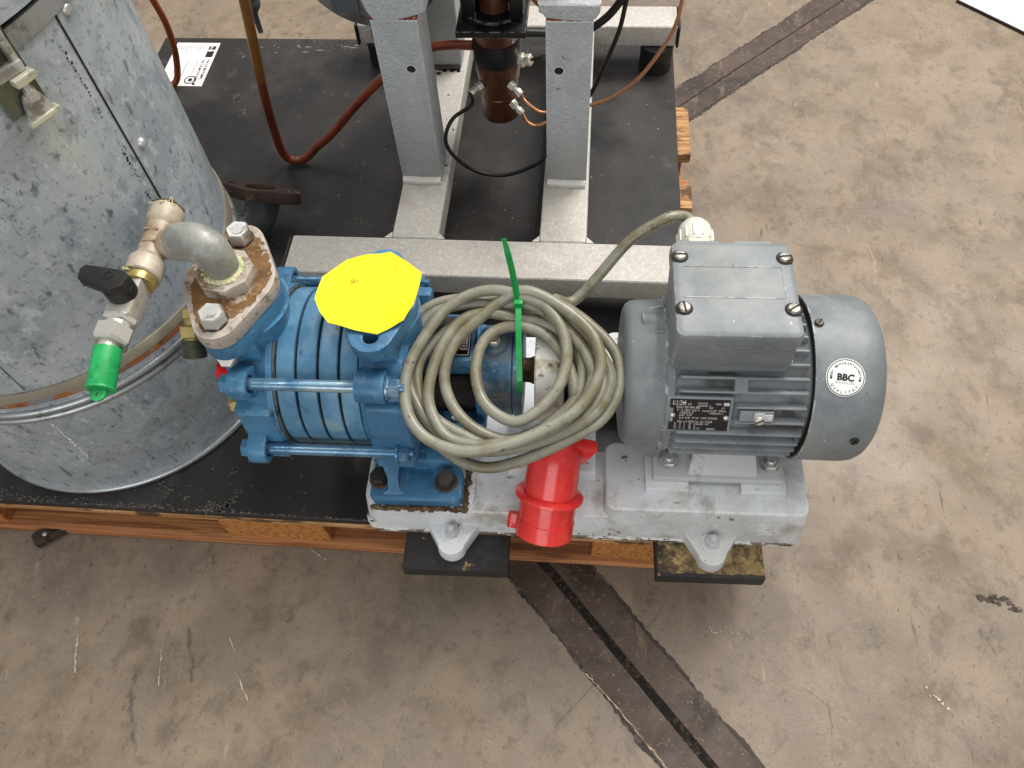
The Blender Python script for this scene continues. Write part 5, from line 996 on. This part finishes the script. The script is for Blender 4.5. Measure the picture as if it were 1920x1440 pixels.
hose('black_hose', [(-.0955, .62, .275), (-.1055, .62, .2555), (-.1211, .62, .2334), (-.1411, .62, .2166), (-.165, .62, .205), (-.20, .62, .208), (-.2335, .615, .212)], .0052, 'black_hose')
hose('black_hose', [(-.0925, .62, .29), (-.0988, .62, .2556), (-.1057, .62, .2107), (-.1237, .62, .1537), (-.1404, .62, .1095), (-.16, .62, .0815)], .0032, 'black_hose')
hose('black_hose', [f4_, (-.2, .585, .2), (-.17, .60, .217)], .0022, 'black_hose')
hose('copper_pipe', [(-.232, .64, .256), (-.215, .66, .225), (-.195, .67, .195), (-.17, .67, .17)], .003, 'redbrown')
# dark vessel behind the left post, cable gland hanging beside it
b = MB(); b.lathe([(.0, .0), (.075, .0), (.093, .004), (.0985, .014), (.0985, .11), (.09, .12), (0, .12)], frame_to((-.4245, .605, .3165), (0, 1, 0)), 64); ves = b.build('dark_vessel', 'vessel', ms)
b = MB(); b.box((-.4785, .6, .249), (-.443, .6048, .285), .001, 1); b.build('vessel_plate', 'grey_plastic', ves)
b = MB(); b.lathe([(.026, .192), (.034, .193), (.0345, .198), (.0345, .206), (.033, .2075), (.031, .2085), (.031, .2135), (.0345, .2145), (.0345, .222), (.03, .223)], Matrix.Translation((-.4085, .635, 0)), 44); b.build('vessel_flange', 'grey_plastic', ves)
b = MB(); b.lathe([(.0036, .207), (.0042, .233), (.0065, .2375), (.0105, .2425), (.0125, .247), (.0132, .2515), (.0128, .2525), (.0128, .2595), (.0145, .262), (.0145, .285), (.006, .29), (.006, .4)], Matrix.Translation((-.5945, .62, 0)), 28)
tag(b.build('sensor_plug', 'grey_plastic'), 'grey cable gland with a short tail hanging above the board edge', 'cable gland')
b = MB(); b.tube([(-.566, .56, .36), (-.5737, .562, .2965), (-.583, .566, .238), (-.5895, .568, .198), (-.5955, .572, .1655)], .0068, 14, 8)
am = b.build('hose_length', 'amber')
b = MB(); b.tube([(-.5955, .572, .1655), (-.602, .576, .12), (-.6075, .580, .066), (-.609, .583, .030), (-.6035, .585, .0135), (-.590, .586, .0085), (-.575, .588, .0135), (-.553, .592, .033), (-.528, .597, .052), (-.478, .60, .105), (-.4282, .603, .152), (-.3950, .61, .176), (-.3624, .612, .189), (-.33, .606, .1985), (-.298, .60, .203)], .0064, 14, 8)
dk = b.build('drain_hose', 'redbrown'); tag(dk, 'amber and red-brown drain hose dipping in a V onto the board', 'hose')
am.parent = dk; am.location.z = 0
b = MB(); b.tube([(-.834, .785, .26), (-.8285, .782, .165), (-.8225, .78, .118), (-.8245, .778, .080), (-.8300, .776, .050), (-.8395, .772, .020), (-.849, .765, .009), (-.866, .752, .0078), (-.89, .735, .0078)], .0054, 14, 8)
tag(b.build('drain_hose', 'redbrown'), 'dark red-brown hose hanging in front of the white label beside the drum', 'hose')

# ================================================================== RUSTY PIPE ELBOW with flange on the board
pe = thing('flanged_elbow', 'rusty pipe elbow with an oval flange standing on the black board behind the drum', 'pipe elbow', (-.61, .455, 0))
MEF = Matrix.Translation((-.5985, .462, .072)) @ Matrix.Rotation(R(-10), 4, 'Z') @ Matrix.Rotation(R(-37), 4, 'X') @ Matrix.Rotation(R(90), 4, 'Z')
b = MB(); b.prism(oval(0, 0, .060, .020, .036), -.0165, 0, MEF, .0018, holes=[circ(0, 0, .021, 26), circ(0, .044, .0065, 14), circ(0, -.044, .0065, 14)]); ef = b.build('oval_flange', 'rust_dark', pe)
b = MB(); b.tube([(-.5985, .456, .060), (-.600, .449, .048), (-.606, .441, .035), (-.616, .435, .026), (-.632, .430, .0225)], [.0245, .0235, .0225, .0215, .0215], 22, 6); b.build('elbow_pipe', 'pipe_black', pe)
b = MB(); b.lathe([(.0185, 0), (.0185, .002), (0, .002)], frame_to((-.6321, .4299, .0225), (-.95, -.3, 0)), 22); b.build('pipe_bore', 'grime_shade', pe)
